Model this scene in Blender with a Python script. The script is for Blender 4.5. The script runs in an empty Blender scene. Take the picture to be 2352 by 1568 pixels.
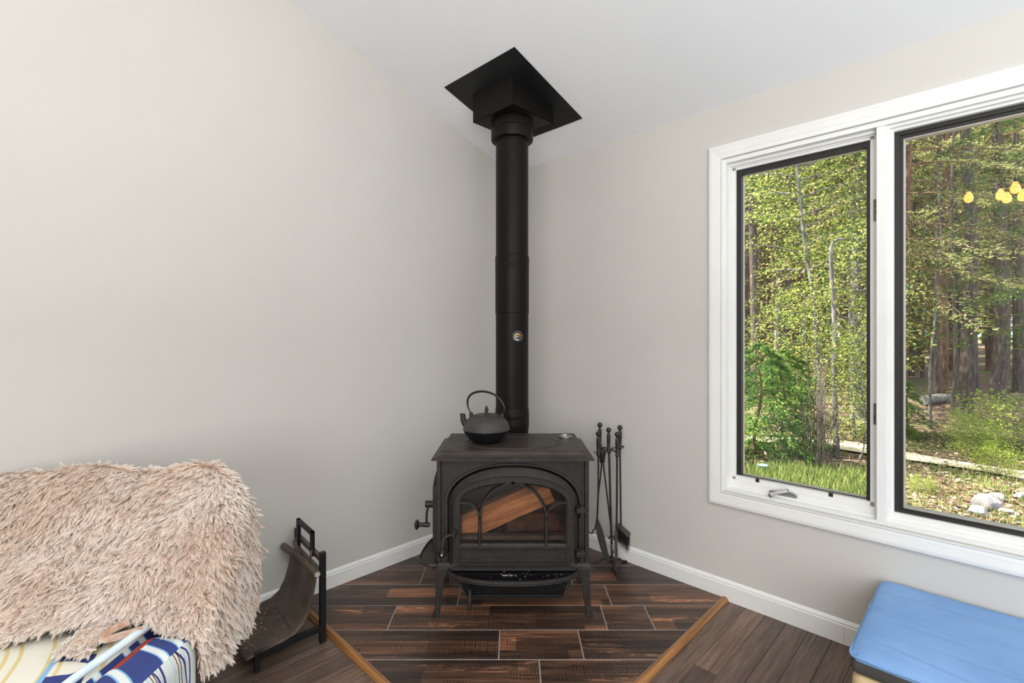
import bpy, bmesh, math, random
import numpy as np
from mathutils import Vector, Matrix

D = bpy.data
SC = bpy.context.scene
COL = SC.collection
random.seed(7)
rng = np.random.default_rng(11)
PI = math.pi

# ---------------------------------------------------------------- camera, sky, sun, area lights, exposure
cam_d = D.cameras.new('camera'); cam = D.objects.new('camera', cam_d); COL.objects.link(cam)
cam.location = (0, 0, 1.33); cam.rotation_euler = (PI / 2, 0, 0)
cam_d.sensor_width = 36.0; cam_d.lens = 1125.0 / 2352.0 * 36.0
cam_d.shift_y = -16.0 / 2352.0
cam_d.clip_start = 0.02; cam_d.clip_end = 300
SC.camera = cam

CR = Vector((-0.0023, 3.5215, 0.0))            # room corner behind the stove
RV = Vector((0.713615, -0.700538, 0.0))        # along the window wall, away from the corner
LV = Vector((-0.700538, -0.713615, 0.0))       # along the left wall, away from the corner
def W(u, v, z=0.0):
    return Vector((CR.x + RV.x * u + LV.x * v, CR.y + RV.y * u + LV.y * v, z))
CEIL0, SLOPE = 2.487, 0.3127
def ceil_z(v): return CEIL0 + SLOPE * v

world = D.worlds.new('sky'); SC.world = world; world.use_nodes = True
wn = world.node_tree.nodes; wl = world.node_tree.links
bg = wn['Background']; bg.inputs['Color'].default_value = (0.80, 0.89, 1.0, 1); bg.inputs['Strength'].default_value = 2.0

def light(name, kind, loc, target, energy, color, size=None, size_y=None):
    d = D.lights.new(name, kind); d.energy = energy; d.color = color
    if kind == 'AREA':
        d.shape = 'RECTANGLE'; d.size = size; d.size_y = size_y
    o = D.objects.new(name, d); COL.objects.link(o); o.location = loc
    o.rotation_euler = (Vector(target) - Vector(loc)).to_track_quat('-Z', 'Y').to_euler()
    return o
sun_from = -0.80 * RV + 0.40 * LV + Vector((0, 0, 1.25))
sun = light('sun', 'SUN', sun_from * 50, (0, 0, 0), 16, (1.0, 0.91, 0.76)); sun.data.angle = 0.012
# area lamps for daylight from the room's other windows, unseen behind the camera
light('window_daylight_rear', 'AREA', W(4.9, 5.9, 1.45), W(5.0, 0.0, 1.55), 150, (0.97, 0.985, 1.0), 3.6, 2.4)
light('window_daylight_side', 'AREA', W(6.8, 2.9, 1.6), W(0, 1.8, 2.1), 5, (0.94, 0.975, 1.0), 3.4, 2.2)
light('window_wall_fill', 'AREA', W(4.75, 0.10, 1.45), W(2.6, 4.0, 1.55), 8, (0.90, 0.95, 1.0), 1.9, 1.6)  # added fill lamp by the window wall; no window stands behind it

# up-facing lamp added behind the camera to brighten the sloping ceiling
light('ceiling_fill', 'AREA', W(4.6, 3.3, 1.36), W(4.6, 3.3, 4.0), 290, (0.94, 0.978, 1.0), 2.6, 2.6)

SC.view_settings.view_transform = 'Standard'
SC.view_settings.look = 'None'
SC.view_settings.gamma = 1.0
SC.view_settings.use_curve_mapping = False
SC.view_settings.exposure = 0.0
SC.cycles.max_bounces = 7
SC.cycles.diffuse_bounces = 4
SC.cycles.glossy_bounces = 3
SC.cycles.transmission_bounces = 4
SC.cycles.transparent_max_bounces = 10
SC.cycles.sample_clamp_indirect = 60.0

# ---------------------------------------------------------------- helpers
WLOC = {}
def wloc(p): return WLOC.get(p.name, Vector((0, 0, 0))) if p else Vector((0, 0, 0))
def tag(o, label=None, cat=None, group=None, kind=None):
    if label: o['label'] = label
    if cat: o['category'] = cat
    if group: o['group'] = group
    if kind: o['kind'] = kind
    return o
def thing(name, loc, label=None, cat=None, group=None, kind=None):
    o = D.objects.new(name, None); COL.objects.link(o); o.location = loc; o.empty_display_size = 0.05
    WLOC[o.name] = Vector(loc)
    return tag(o, label, cat, group, kind)
def obj(name, bm, m, parent=None, smooth=True, angle=38, bevel=0.0, seg=2):
    me = D.meshes.new(name)
    bmesh.ops.recalc_face_normals(bm, faces=bm.faces[:])
    off = wloc(parent)
    if parent is not None:
        bmesh.ops.translate(bm, verts=bm.verts[:], vec=-off)
    bm.to_mesh(me); bm.free()
    for mm in (m if isinstance(m, (list, tuple)) else [m]): me.materials.append(mm)
    if smooth:
        me.polygons.foreach_set('use_smooth', [True] * len(me.polygons))
        me.set_sharp_from_angle(angle=math.radians(angle))
    o = D.objects.new(name, me); COL.objects.link(o)
    if parent is not None:
        o.parent = parent
    WLOC[o.name] = off
    if bevel > 0:
        b = o.modifiers.new('bevel', 'BEVEL'); b.width = bevel; b.segments = seg; b.limit_method = 'ANGLE'; b.angle_limit = math.radians(40)
        if smooth: b.harden_normals = False
    return o
def top(name, bm, m, label, cat, group=None, origin=None, **k):
    """a thing that is one mesh, with its origin at its base"""
    org = Vector(origin) if origin is not None else Vector((0, 0, 0))
    bmesh.ops.translate(bm, verts=bm.verts[:], vec=-org)
    o = obj(name, bm, m, None, **k); o.location = org
    WLOC[o.name] = org
    return tag(o, label, cat, group)
def struct(name, bm, m, parent=None, **k):
    o = obj(name, bm, m, parent, **k)
    if parent is None: o['kind'] = 'structure'
    return o
ID = lambda a, b, c: Vector((a, b, c))
WX = lambda u, v, z: W(u, v, z)
def B(): return bmesh.new()
def box(bm, x0, x1, y0, y1, z0, z1, xf=ID):
    vs = [bm.verts.new(xf(x, y, z)) for x in (x0, x1) for y in (y0, y1) for z in (z0, z1)]
    for f in ((0, 1, 3, 2), (4, 6, 7, 5), (0, 4, 5, 1), (2, 3, 7, 6), (0, 2, 6, 4), (1, 5, 7, 3)):
        bm.faces.new([vs[i] for i in f])
def prism(bm, poly, c0, c1, xf):
    """poly: 2D outline, extruded between c0 and c1; xf(a, b, c)"""
    lo = [bm.verts.new(xf(a, b, c0)) for a, b in poly]; hi = [bm.verts.new(xf(a, b, c1)) for a, b in poly]
    n = len(poly)
    bm.faces.new(lo[::-1]); bm.faces.new(hi)
    for i in range(n): bm.faces.new((lo[i], lo[(i + 1) % n], hi[(i + 1) % n], hi[i]))
def loft(bm, rings, cap=True, closed=True):
    rs = [[bm.verts.new(p) for p in r] for r in rings]
    n = len(rs[0])
    for a, b in zip(rs, rs[1:]):
        for i in range(n if closed else n - 1):
            j = (i + 1) % n
            try: bm.faces.new((a[i], a[j], b[j], b[i]))
            except ValueError: pass
    if cap and closed:
        for r in (rs[0][::-1], rs[-1]):
            try: bm.faces.new(r)
            except ValueError: pass
    return rs
def ringloops(bm, loops, close=False):
    """several closed loops joined one after the other (frames); close joins the last to the first"""
    rs = [[bm.verts.new(p) for p in r] for r in loops]
    n = len(rs[0]); pairs = list(zip(rs, rs[1:])) + ([(rs[-1], rs[0])] if close else [])
    for a, b in pairs:
        for i in range(n):
            j = (i + 1) % n
            bm.faces.new((a[i], a[j], b[j], b[i]))
def tube(bm, pts, r, n=8, cap=True):
    pts = [Vector(p) for p in pts]; m = len(pts)
    rad = r if isinstance(r, (list, tuple)) else [r] * m
    t0 = (pts[1] - pts[0]).normalized()
    up = Vector((0, 0, 1)) if abs(t0.z) < 0.9 else Vector((1, 0, 0))
    nv = t0.cross(up).normalized(); rings = []
    for i, p in enumerate(pts):
        t = (pts[min(i + 1, m - 1)] - pts[max(i - 1, 0)]).normalized()
        nv = (nv - t * nv.dot(t)).normalized(); bv = t.cross(nv)
        rings.append([p + (nv * math.cos(a) + bv * math.sin(a)) * rad[i] for a in (2 * PI * k / n for k in range(n))])
    loft(bm, rings, cap)
def bar(bm, pts, w, h, up=Vector((0, 0, 1))):
    """flat bar of width w (sideways) and thickness h (along up) along pts"""
    pts = [Vector(p) for p in pts]; rings = []
    for i, p in enumerate(pts):
        t = (pts[min(i + 1, len(pts) - 1)] - pts[max(i - 1, 0)]).normalized()
        s = t.cross(up).normalized(); u = s.cross(t)
        rings.append([p + s * a * w / 2 + u * b * h / 2 for a, b in ((-1, -1), (1, -1), (1, 1), (-1, 1))])
    loft(bm, rings)
def lathe(bm, prof, c, n=32, axis=Vector((0, 0, 1)), cap=True):
    axis = Vector(axis).normalized(); c = Vector(c)
    a = axis.cross(Vector((1, 0, 0)) if abs(axis.x) < 0.9 else Vector((0, 1, 0))).normalized(); b = axis.cross(a)
    loft(bm, [[c + axis * z + (a * math.cos(2 * PI * k / n) + b * math.sin(2 * PI * k / n)) * max(r, 1e-5) for k in range(n)] for r, z in prof], cap)
def smoothpath(pts, k=6):
    """Catmull-Rom through pts"""
    P = [Vector(p) for p in pts]; out = []
    for i in range(len(P) - 1):
        p0, p1, p2, p3 = P[max(i - 1, 0)], P[i], P[i + 1], P[min(i + 2, len(P) - 1)]
        for j in range(k):
            t = j / k
            out.append(0.5 * ((2 * p1) + (p2 - p0) * t + (2 * p0 - 5 * p1 + 4 * p2 - p3) * t * t + (3 * p1 - p0 - 3 * p2 + p3) * t ** 3))
    out.append(P[-1]); return out
def copy_tree(o, parent=None):
    c = o.copy(); COL.objects.link(c)
    if parent: c.parent = parent
    for ch in list(o.children): copy_tree(ch, c)
    return c

# ---------------------------------------------------------------- materials
def lin(r, g, b):
    return tuple((c / 12.92 if c <= 0.04045 else ((c + 0.055) / 1.055) ** 2.4) for c in (r / 255, g / 255, b / 255)) + (1,)
class NT:
    def __init__(s, name):
        s.m = D.materials.new(name); s.m.use_nodes = True; s.t = s.m.node_tree
        s.p = s.t.nodes['Principled BSDF']; s.out = s.t.nodes['Material Output']
    def n(s, kind, **k):
        x = s.t.nodes.new(kind)
        for a, b in k.items():
            if a in x.inputs: x.inputs[a].default_value = b
            else: setattr(x, a, b)
        return x
    def l(s, a, b): s.t.links.new(a, b)
    def coords(s, scale=(1, 1, 1), rot=(0, 0, 0), rand=False, world=False):
        if world: src = s.n('ShaderNodeNewGeometry').outputs['Position']
        else: src = s.n('ShaderNodeTexCoord').outputs['Object']
        if rand:
            oi = s.n('ShaderNodeObjectInfo'); mu = s.n('ShaderNodeMath', operation='MULTIPLY'); mu.inputs[1].default_value = 37.0
            s.l(oi.outputs['Random'], mu.inputs[0])
            ad = s.n('ShaderNodeVectorMath', operation='ADD'); s.l(src, ad.inputs[0]); s.l(mu.outputs[0], ad.inputs[1]); src = ad.outputs[0]
        mp = s.n('ShaderNodeMapping'); mp.inputs['Scale'].default_value = scale; mp.inputs['Rotation'].default_value = rot
        s.l(src, mp.inputs['Vector']); return mp.outputs[0]
    def noise(s, vec, scale, detail=4, rough=0.5, dist=0.0):
        x = s.n('ShaderNodeTexNoise'); x.inputs['Scale'].default_value = scale; x.inputs['Detail'].default_value = detail
        x.inputs['Roughness'].default_value = rough; x.inputs['Distortion'].default_value = dist
        if vec is not None: s.l(vec, x.inputs['Vector'])
        return x.outputs['Fac']
    def ramp(s, fac, stops, interp='LINEAR'):
        r = s.n('ShaderNodeValToRGB'); cr = r.color_ramp; cr.interpolation = interp
        while len(cr.elements) > 1: cr.elements.remove(cr.elements[-1])
        cr.elements[0].position = stops[0][0]; cr.elements[0].color = stops[0][1]
        for p, c in stops[1:]:
            e = cr.elements.new(p); e.color = c
        s.l(fac, r.inputs[0]); return r.outputs[0]
    def mix(s, fac, a, b, mode='MIX'):
        x = s.n('ShaderNodeMix', data_type='RGBA', blend_type=mode)
        for v, i in ((fac, 0), (a, 6), (b, 7)):
            if hasattr(v, 'is_linked') or hasattr(v, 'links'): s.l(v, x.inputs[i])
            else: x.inputs[i].default_value = v
        return x.outputs[2]
    def math(s, op, a, b=0.5):
        x = s.n('ShaderNodeMath', operation=op)
        for v, i in ((a, 0), (b, 1)):
            if hasattr(v, 'links'): s.l(v, x.inputs[i])
            else: x.inputs[i].default_value = v
        return x.outputs[0]
    def bump(s, h, strength=0.2, dist=0.002):
        b = s.n('ShaderNodeBump'); b.inputs['Strength'].default_value = strength; b.inputs['Distance'].default_value = dist
        s.l(h, b.inputs['Height']); s.l(b.outputs[0], s.p.inputs['Normal'])
    def set(s, color=None, rough=0.5, metal=0.0, spec=None):
        if color is not None:
            if hasattr(color, 'links'): s.l(color, s.p.inputs['Base Color'])
            else: s.p.inputs['Base Color'].default_value = color
        if hasattr(rough, 'links'): s.l(rough, s.p.inputs['Roughness'])
        else: s.p.inputs['Roughness'].default_value = rough
        s.p.inputs['Metallic'].default_value = metal
        if spec is not None: s.p.inputs['Specular IOR Level'].default_value = spec
        return s.m
def simple(name, c1, c2=None, rough=0.5, metal=0.0, scale=30, bump=0.0, bscale=120, spec=None, bdist=0.001):
    t = NT(name)
    v = t.coords()
    col = t.ramp(t.noise(v, scale, 5), ((0.32, c1), (0.68, c2 or c1)))
    if bump: t.bump(t.noise(v, bscale, 3), bump, bdist)
    return t.set(col, rough, metal, spec)

M = {}
M['wall'] = simple('wall_paint', lin(202, 199, 193), lin(205, 202, 196), 0.75, scale=2, bump=0.12, bscale=160)
M['ceiling'] = simple('ceiling_paint', lin(239, 240, 242), lin(242, 243, 245), 0.85, scale=2, bump=0.25, bscale=90)
M['trim'] = simple('white_trim_paint', lin(232, 232, 229), lin(236, 236, 233), 0.32, scale=8)
M['iron'] = simple('cast_iron', (0.0185, 0.0160, 0.0143, 1), (0.0285, 0.0248, 0.0222, 1), 0.46, 0.0, scale=26, bump=0.25, bscale=420, bdist=0.0006, spec=0.32)
M['iron_top'] = simple('worn_cast_iron', (0.030, 0.0235, 0.0195, 1), (0.050, 0.040, 0.033, 1), 0.44, 0.0, scale=14, bump=0.25, bscale=420, bdist=0.0006, spec=0.3)
M['black'] = simple('black_steel', (0.008, 0.008, 0.0088, 1), (0.012, 0.012, 0.0125, 1), 0.45, 0.0, scale=40, bump=0.1, bscale=300, spec=0.25)
M['pipe'] = simple('black_stove_paint', (0.0065, 0.0056, 0.0050, 1), (0.009, 0.0078, 0.0070, 1), 0.42, 0.0, scale=9, bump=0.12, bscale=350, bdist=0.0005, spec=0.14)
M['tool'] = simple('wrought_iron', (0.012, 0.011, 0.0105, 1), (0.022, 0.018, 0.016, 1), 0.42, 0.0, scale=60, bump=0.25, bscale=200)
M['tool_worn'] = simple('worn_tool_iron', (0.05, 0.036, 0.03, 1), (0.11, 0.085, 0.07, 1), 0.36, 0.4, scale=40, bump=0.2, bscale=200)
M['enamel'] = simple('black_enamel', (0.006, 0.006, 0.008, 1), (0.009, 0.009, 0.011, 1), 0.18, 0.0, scale=30)
M['chrome'] = simple('brushed_steel', (0.55, 0.55, 0.56, 1), (0.62, 0.62, 0.63, 1), 0.28, 0.9, scale=60)
M['alu'] = simple('pale_aluminium', (0.50, 0.49, 0.46, 1), (0.56, 0.55, 0.52, 1), 0.4, 0.3, scale=40)
M['dark_frame'] = simple('dark_bronze_vinyl', (0.014, 0.013, 0.012, 1), (0.018, 0.017, 0.016, 1), 0.42, scale=60, bump=0.2, bscale=400)
M['hinge'] = simple('aged_bronze', (0.10, 0.095, 0.085, 1), (0.22, 0.21, 0.19, 1), 0.35, 0.7, scale=60)
M['tan'] = simple('taupe_plastic', lin(150, 136, 124), lin(156, 142, 130), 0.5)
M['soot'] = simple('sooty_firebrick', (0.018, 0.016, 0.014, 1), (0.045, 0.038, 0.032, 1), 0.9, scale=9, bump=0.4, bscale=60, bdist=0.004)
M['char'] = simple('charred_wood', (0.012, 0.009, 0.008, 1), (0.10, 0.038, 0.018, 1), 0.8, scale=16, bump=0.6, bscale=40, bdist=0.005)
M['fleck'] = simple('pale_ash_fleck', (0.20, 0.18, 0.165, 1), (0.42, 0.38, 0.35, 1), 0.95)
M['ash'] = simple('wood_ash', (0.07, 0.04, 0.028, 1), (0.24, 0.14, 0.095, 1), 0.95, scale=60, bump=0.7, bscale=90, bdist=0.006)
M['bristle'] = simple('black_bristle', (0.008, 0.007, 0.007, 1), (0.016, 0.014, 0.013, 1), 0.6)

def wood(name, c0, c1, c2, rough=0.35, gl=1.0, rand=True, cross=0.0, sl=(1.2, 38, 38), hi=0.72, patch=0.0, strips=False, streak=0.0):
    """grain along local X"""
    t = NT(name)
    v = t.coords(sl, rand=rand)
    g = t.noise(v, 1.6, 7, 0.62, 0.35)
    v2 = t.coords((0.9, 6, 6), rand=rand)
    big = t.noise(v2, 1.5, 3, 0.5)
    col = t.ramp(g, ((0.30, c0), (0.50, c1), (hi, c2)))
    oi = t.n('ShaderNodeObjectInfo')
    tone = t.ramp(oi.outputs['Random'], ((0.0, (0.66, 0.66, 0.68, 1)), (0.5, (1, 1, 1, 1)), (1.0, (1.32, 1.24, 1.18, 1))))
    col = t.mix(1.0, col, tone, 'MULTIPLY')
    shade = t.ramp(big, ((0.3, (0.62, 0.62, 0.63, 1)), (0.7, (1.25, 1.22, 1.2, 1))))
    col = t.mix(0.8, col, shade, 'MULTIPLY')
    h = g
    fine = t.noise(t.coords((sl[0] * 2.2, sl[1] * 3.6, sl[2] * 3.6), rand=rand), 1.6, 4, 0.6, 0.25)
    col = t.mix(0.9, col, t.ramp(fine, ((0.36, (0.62, 0.60, 0.60, 1)), (0.50, (1, 1, 1, 1)), (0.66, (1.22, 1.2, 1.18, 1)))), 'MULTIPLY')
    if streak:
        st = t.ramp(t.noise(t.coords((sl[0] * 1.2, sl[1] * 3.0, 1), rand=rand), 1.7, 3, 0.5), ((0.655, (0, 0, 0, 1)), (0.70, (1, 1, 1, 1))))
        col = t.mix(t.math('MULTIPLY', st, streak), col, (0.30, 0.20, 0.145, 1))
    if cross:
        w = t.n('ShaderNodeTexWave', bands_direction='X'); w.inputs['Scale'].default_value = 26; w.inputs['Distortion'].default_value = 5.5
        w.inputs['Detail'].default_value = 3; w.inputs['Detail Scale'].default_value = 2.0
        t.l(t.coords((1, 0.25, 1), rand=rand), w.inputs['Vector'])
        mk = t.ramp(t.noise(t.coords((1.5, 6, 1), rand=rand), 1.7, 2), ((0.46, (0, 0, 0, 1)), (0.53, (1, 1, 1, 1))))
        saw = t.ramp(w.outputs['Fac'], ((0.0, (0.35, 0.35, 0.35, 1)), (0.28, (1, 1, 1, 1))))
        f = t.math('MULTIPLY', mk, cross)
        col = t.mix(f, col, t.mix(1.0, col, saw, 'MULTIPLY'))
    if patch:
        pk = t.ramp(t.noise(t.coords((0.8, 9, 1), rand=rand), 1.5, 3, 0.55), ((0.60, (0, 0, 0, 1)), (0.70, (1, 1, 1, 1))))
        fl = t.ramp(t.noise(t.coords((14, 70, 1), rand=rand), 1.5, 4), ((0.42, c1), (0.62, (c2[0] * 2.3, c2[1] * 2.0, c2[2] * 1.7, 1))))
        col = t.mix(t.math('MULTIPLY', pk, patch), col, fl)
    if strips:
        geo = t.coords((1, 1, 1), rand=True); sx_ = t.n('ShaderNodeSeparateXYZ'); t.l(geo, sx_.inputs[0])
        fy = t.math('FLOOR', t.math('MULTIPLY', sx_.outputs['Y'], 11.5)); fx = t.math('FLOOR', t.math('ADD', t.math('MULTIPLY', sx_.outputs['X'], 1.7), t.math('MULTIPLY', fy, 0.37)))
        cb = t.n('ShaderNodeCombineXYZ'); t.l(fx, cb.inputs[0]); t.l(fy, cb.inputs[1])
        wn_ = t.n('ShaderNodeTexWhiteNoise'); t.l(cb.outputs[0], wn_.inputs['Vector'])
        tn = t.ramp(wn_.outputs['Value'], ((0, (0.55, 0.56, 0.60, 1)), (0.4, (0.95, 0.92, 0.92, 1)), (0.75, (1.35, 1.2, 1.1, 1)), (1, (2.9, 2.2, 1.75, 1))))
        col = t.mix(1.0, col, tn, 'MULTIPLY')
    t.bump(h, 0.12, 0.001)
    return t.set(col, rough)
M['tile'] = wood('wood_look_tile', (0.030, 0.020, 0.0155, 1), (0.090, 0.054, 0.037, 1), (0.215, 0.122, 0.074, 1), 0.33, streak=0.5, cross=1.0, sl=(1.3, 26, 26), patch=0.9, hi=0.78, strips=True)
M['board'] = wood('stained_oak_board', (0.075, 0.046, 0.033, 1), (0.138, 0.092, 0.068, 1), (0.205, 0.146, 0.112, 1), 0.38, sl=(2.0, 46, 46))
M['oak'] = wood('honey_oak', (0.22, 0.085, 0.022, 1), (0.42, 0.19, 0.058, 1), (0.56, 0.29, 0.11, 1), 0.34, rand=False, sl=(1.0, 90, 90))
M['log'] = wood('split_firewood', (0.20, 0.086, 0.036, 1), (0.44, 0.215, 0.098, 1), (0.58, 0.32, 0.16, 1), 0.7, rand=False, sl=(2.5, 45, 45))
M['grout'] = simple('pale_grout', lin(150, 140, 134), lin(164, 154, 147), 0.85, scale=50)
M['subfloor'] = simple('dark_floor_gap', (0.02, 0.014, 0.011, 1), (0.03, 0.02, 0.016, 1), 0.7)

def glass(name, tint, refl, rough=0.0):
    m = D.materials.new(name); m.use_nodes = True; t = m.node_tree; t.nodes.clear()
    o = t.nodes.new('ShaderNodeOutputMaterial'); mx = t.nodes.new('ShaderNodeMixShader'); tr = t.nodes.new('ShaderNodeBsdfTransparent')
    gl = t.nodes.new('ShaderNodeBsdfGlossy'); fr = t.nodes.new('ShaderNodeFresnel'); fr.inputs['IOR'].default_value = refl
    gl.inputs['Roughness'].default_value = rough; tr.inputs['Color'].default_value = tint
    t.links.new(fr.outputs[0], mx.inputs[0]); t.links.new(tr.outputs[0], mx.inputs[1]); t.links.new(gl.outputs[0], mx.inputs[2]); t.links.new(mx.outputs[0], o.inputs[0])
    return m
M['glass'] = glass('window_glass', (0.985, 0.99, 0.985, 1), 1.42)
M['stove_glass'] = glass('smoky_ceramic_glass', (0.90, 0.85, 0.80, 1), 1.36, 0.05)

# ---------------------------------------------------------------- room shell
UW, VW = 7.2, 6.4           # room extents
wz0, wz1, wu0, wu1 = 0.547, 2.209, 1.4965, 3.46
bm = B()
T = 0.16
box(bm, -T, wu0, -T, 0, -0.15, CEIL0 + 0.02, WX); box(bm, wu1, UW, -T, 0, -0.15, CEIL0 + 0.02, WX)
box(bm, wu0, wu1, -T, 0, -0.15, wz0, WX); box(bm, wu0, wu1, -T, 0, wz1, CEIL0 + 0.02, WX)
struct('wall_right', bm, M['wall'], smooth=False)
def slopewall(u0, u1):
    bm = B()
    pts = [(0, -0.15), (VW, -0.15), (VW, ceil_z(VW) + 0.02), (0, ceil_z(0) + 0.02)]
    prism(bm, pts, u0, u1, lambda v, z, u: W(u, v, z)); return bm
struct('wall_left', slopewall(-T, 0), M['wall'], smooth=False)
struct('wall_end', slopewall(UW, UW + T), M['wall'], smooth=False)
bm = B(); box(bm, -T, UW + T, VW, VW + T, -0.15, ceil_z(VW) + 0.1, WX); struct('wall_rear', bm, M['wall'], smooth=False)
bm = B()
prism(bm, [(-T, ceil_z(-T)), (VW + T, ceil_z(VW + T)), (VW + T, ceil_z(VW + T) + 0.2), (-T, ceil_z(-T) + 0.2)], -T, UW + T, lambda v, z, u: W(u, v, z))
struct('ceiling', bm, M['ceiling'], smooth=False)
# floor: a dark bed with separate oak boards (seams along the left wall's direction)
bm = B(); box(bm, -T, UW + T, -T, VW + T, -0.15, -0.0045, WX)
floor = struct('floor', bm, M['subfloor'], smooth=False)
BANG = math.atan2(LV.y, LV.x)
HU, HV = 1.497, 1.510        # hearth extents
def board(u0, u1, v0, v1):
    L_, w_ = v1 - v0 - 0.0012, u1 - u0 - 0.0010
    bm = B(); c = 0.0012
    lo = [(0, -w_ / 2), (L_, -w_ / 2), (L_, w_ / 2), (0, w_ / 2)]
    hi = [(c, -w_ / 2 + c), (L_ - c, -w_ / 2 + c), (L_ - c, w_ / 2 - c), (c, w_ / 2 - c)]
    loft(bm, [[Vector((a, b, -0.0042)) for a, b in lo], [Vector((a, b, -c)) for a, b in lo], [Vector((a, b, 0)) for a, b in hi]])
    o = obj('board', bm, M['board'], None, smooth=False)
    p = W((u0 + u1) / 2, v0, 0); o.location = p; o.rotation_euler = (0, 0, BANG); o.parent = floor
ub = 0.35 - 4 * 0.09
k = 0
while ub < 3.3:
    segs = [(0.0, 3.4)] if ub + 0.05 > HU + 0.03 else [(HV + 0.03, 3.4)]
    a, end = segs[0]
    u0_, u1_ = max(ub, 0.003), ub + 0.09
    if ub < HU + 0.03 < ub + 0.09:       # the board that meets the hearth's side strip
        u0_ = HU + 0.03; a = 0.0
    a = max(a, 0.004)
    first = True
    while a < end:
        ln = random.uniform(0.35, 1.15) if first else random.uniform(0.6, 1.3)
        first = False
        b = min(a + ln, end)
        if end - b < 0.2: b = end
        board(u0_, u1_, a, b); a = b
    ub += 0.09; k += 1

# hearth of wood-look tiles, with honey oak strips along its two open edges
hz = 0.012
hearth = thing('hearth', W(0.75, 0.75, 0), 'corner hearth of dark wood-look tiles with pale grout under the black wood stove', 'hearth')
bm = B(); box(bm, 0.001, HU, 0.001, HV, -0.004, hz - 0.0012, WX); obj('grout_bed', bm, M['grout'], hearth, smooth=False)
def clip(poly, nx, ny, d):
    out = []
    for i in range(len(poly)):
        p, q = poly[i], poly[(i + 1) % len(poly)]
        a, b = p[0] * nx + p[1] * ny - d, q[0] * nx + q[1] * ny - d
        if a <= 0: out.append(p)
        if a * b < 0:
            t = a / (a - b); out.append((p[0] + (q[0] - p[0]) * t, p[1] + (q[1] - p[1]) * t))
    return out
rows = [3.40, 3.20, 2.998, 2.7976, 2.5832, 2.3838, 2.1869, 1.9876, 1.788, 1.588, 1.39]
joints = {2: (0.25,), 3: (-0.489, 0.32), 4: (-0.268, 0.487), 5: (-0.559, 0.429, 0.642), 6: (-0.0545, 0.2935), 7: (-0.62, 0.1095), 8: (-0.2,), 9: (0.1,)}
for i in range(len(rows) - 1):
    ys, ye = rows[i + 1] + 0.0026, rows[i] - 0.0026
    js = [-1.3] + list(joints.get(i, (0.02,))) + [1.3]
    for a, b in zip(js, js[1:]):
        poly = [(a + 0.0024, ys), (b - 0.0024, ys), (b - 0.0024, ye), (a + 0.0024, ye)]
        cx_, cy_ = CR.x, CR.y
        for (vec, dmax, sgn) in ((RV, HU - 0.002, 1), (LV, HV - 0.002, 1), (RV, 0.014, -1), (LV, 0.014, -1)):
            poly = clip(poly, sgn * vec.x, sgn * vec.y, sgn * (dmax + vec.x * cx_ + vec.y * cy_))
            if len(poly) < 3: break
        if len(poly) >= 3:
            bm = B(); prism(bm, poly, 0.004, hz, lambda x, y, z: Vector((x, y, z)))
            obj('tile', bm, M['tile'], hearth, smooth=False, bevel=0.0012, seg=1)
def strip(name, along_v):
    bm = B(); prof = [(0.0, 0.0), (0.030, 0.0), (0.0295, 0.007), (0.026, 0.013), (0.019, 0.018), (0.010, 0.0195), (0.003, 0.018), (0.0, 0.014)]
    ln = (HV + 0.03) if along_v else (HU + 0.03)
    prism(bm, prof, 0.014, ln, (lambda a, z, s: Vector((s, a, z))))
    o = obj(name, bm, M['oak'], None, angle=25)
    o['kind'] = 'structure'
    # local X runs along the strip so the grain follows it
    if along_v:
        Mx = Matrix(((LV.x, RV.x, 0, 0), (LV.y, RV.y, 0, 0), (0, 0, 1, 0), (0, 0, 0, 1))); o.matrix_world = Matrix.Translation(W(HU + 0.002, 0, 0)) @ Mx
    else:
        Mx = Matrix(((RV.x, LV.x, 0, 0), (RV.y, LV.y, 0, 0), (0, 0, 1, 0), (0, 0, 0, 1))); o.matrix_world = Matrix.Translation(W(0, HV + 0.002, 0)) @ Mx
    return o
strip('trim_2', True); strip('trim_3', False)

# baseboards
bbp = [(0, 0), (0.014, 0), (0.014, 0.078), (0.0105, 0.083), (0.0115, 0.088), (0.008, 0.094), (0.004, 0.0985), (0.002, 0.101), (0, 0.101)]
def bb(name, xf, a, b):
    bm = B(); prism(bm, bbp, a, b, xf); return struct(name, bm, M['trim'], angle=30)
bb('baseboard_right', lambda n, z, s: W(s, n, z), 0.0, 2.013); 
bb('baseboard_right', lambda n, z, s: W(s, n, z), 2.0138, UW)
bb('baseboard_left', lambda n, z, s: W(n, s, z), 0.0, VW)

# ---------------------------------------------------------------- windows
def frame(bm, u0, u1, z0, z1, wl_, wr_, wb_, wt_, n0, n1):
    """rectangular frame: outer opening u0..u1, z0..z1, member widths, between depths n0 (front) and n1"""
    o = [(u0, z0), (u1, z0), (u1, z1), (u0, z1)]
    i = [(u0 + wl_, z0 + wb_), (u1 - wr_, z0 + wb_), (u1 - wr_, z1 - wt_), (u0 + wl_, z1 - wt_)]
    ringloops(bm, [[W(a, n0, z) for a, z in o], [W(a, n0, z) for a, z in i], [W(a, n1, z) for a, z in i], [W(a, n1, z) for a, z in o]], close=True)
casing = thing('trim_1', W(2.48, 0, 0.47), kind='structure')
cu0, cu1, cz0, cz1 = 1.427, 3.53, 0.471, 2.283
prof = [(0.0, 0.0), (0.0, 0.012), (0.004, 0.015), (0.014, 0.017), (0.0155, 0.0155), (0.017, 0.0172), (0.044, 0.0145), (0.0455, 0.0128), (0.047, 0.0145), (0.062, 0.012), (0.066, 0.0165), (0.0695, 0.0165), (0.0695, 0.0)]
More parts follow.
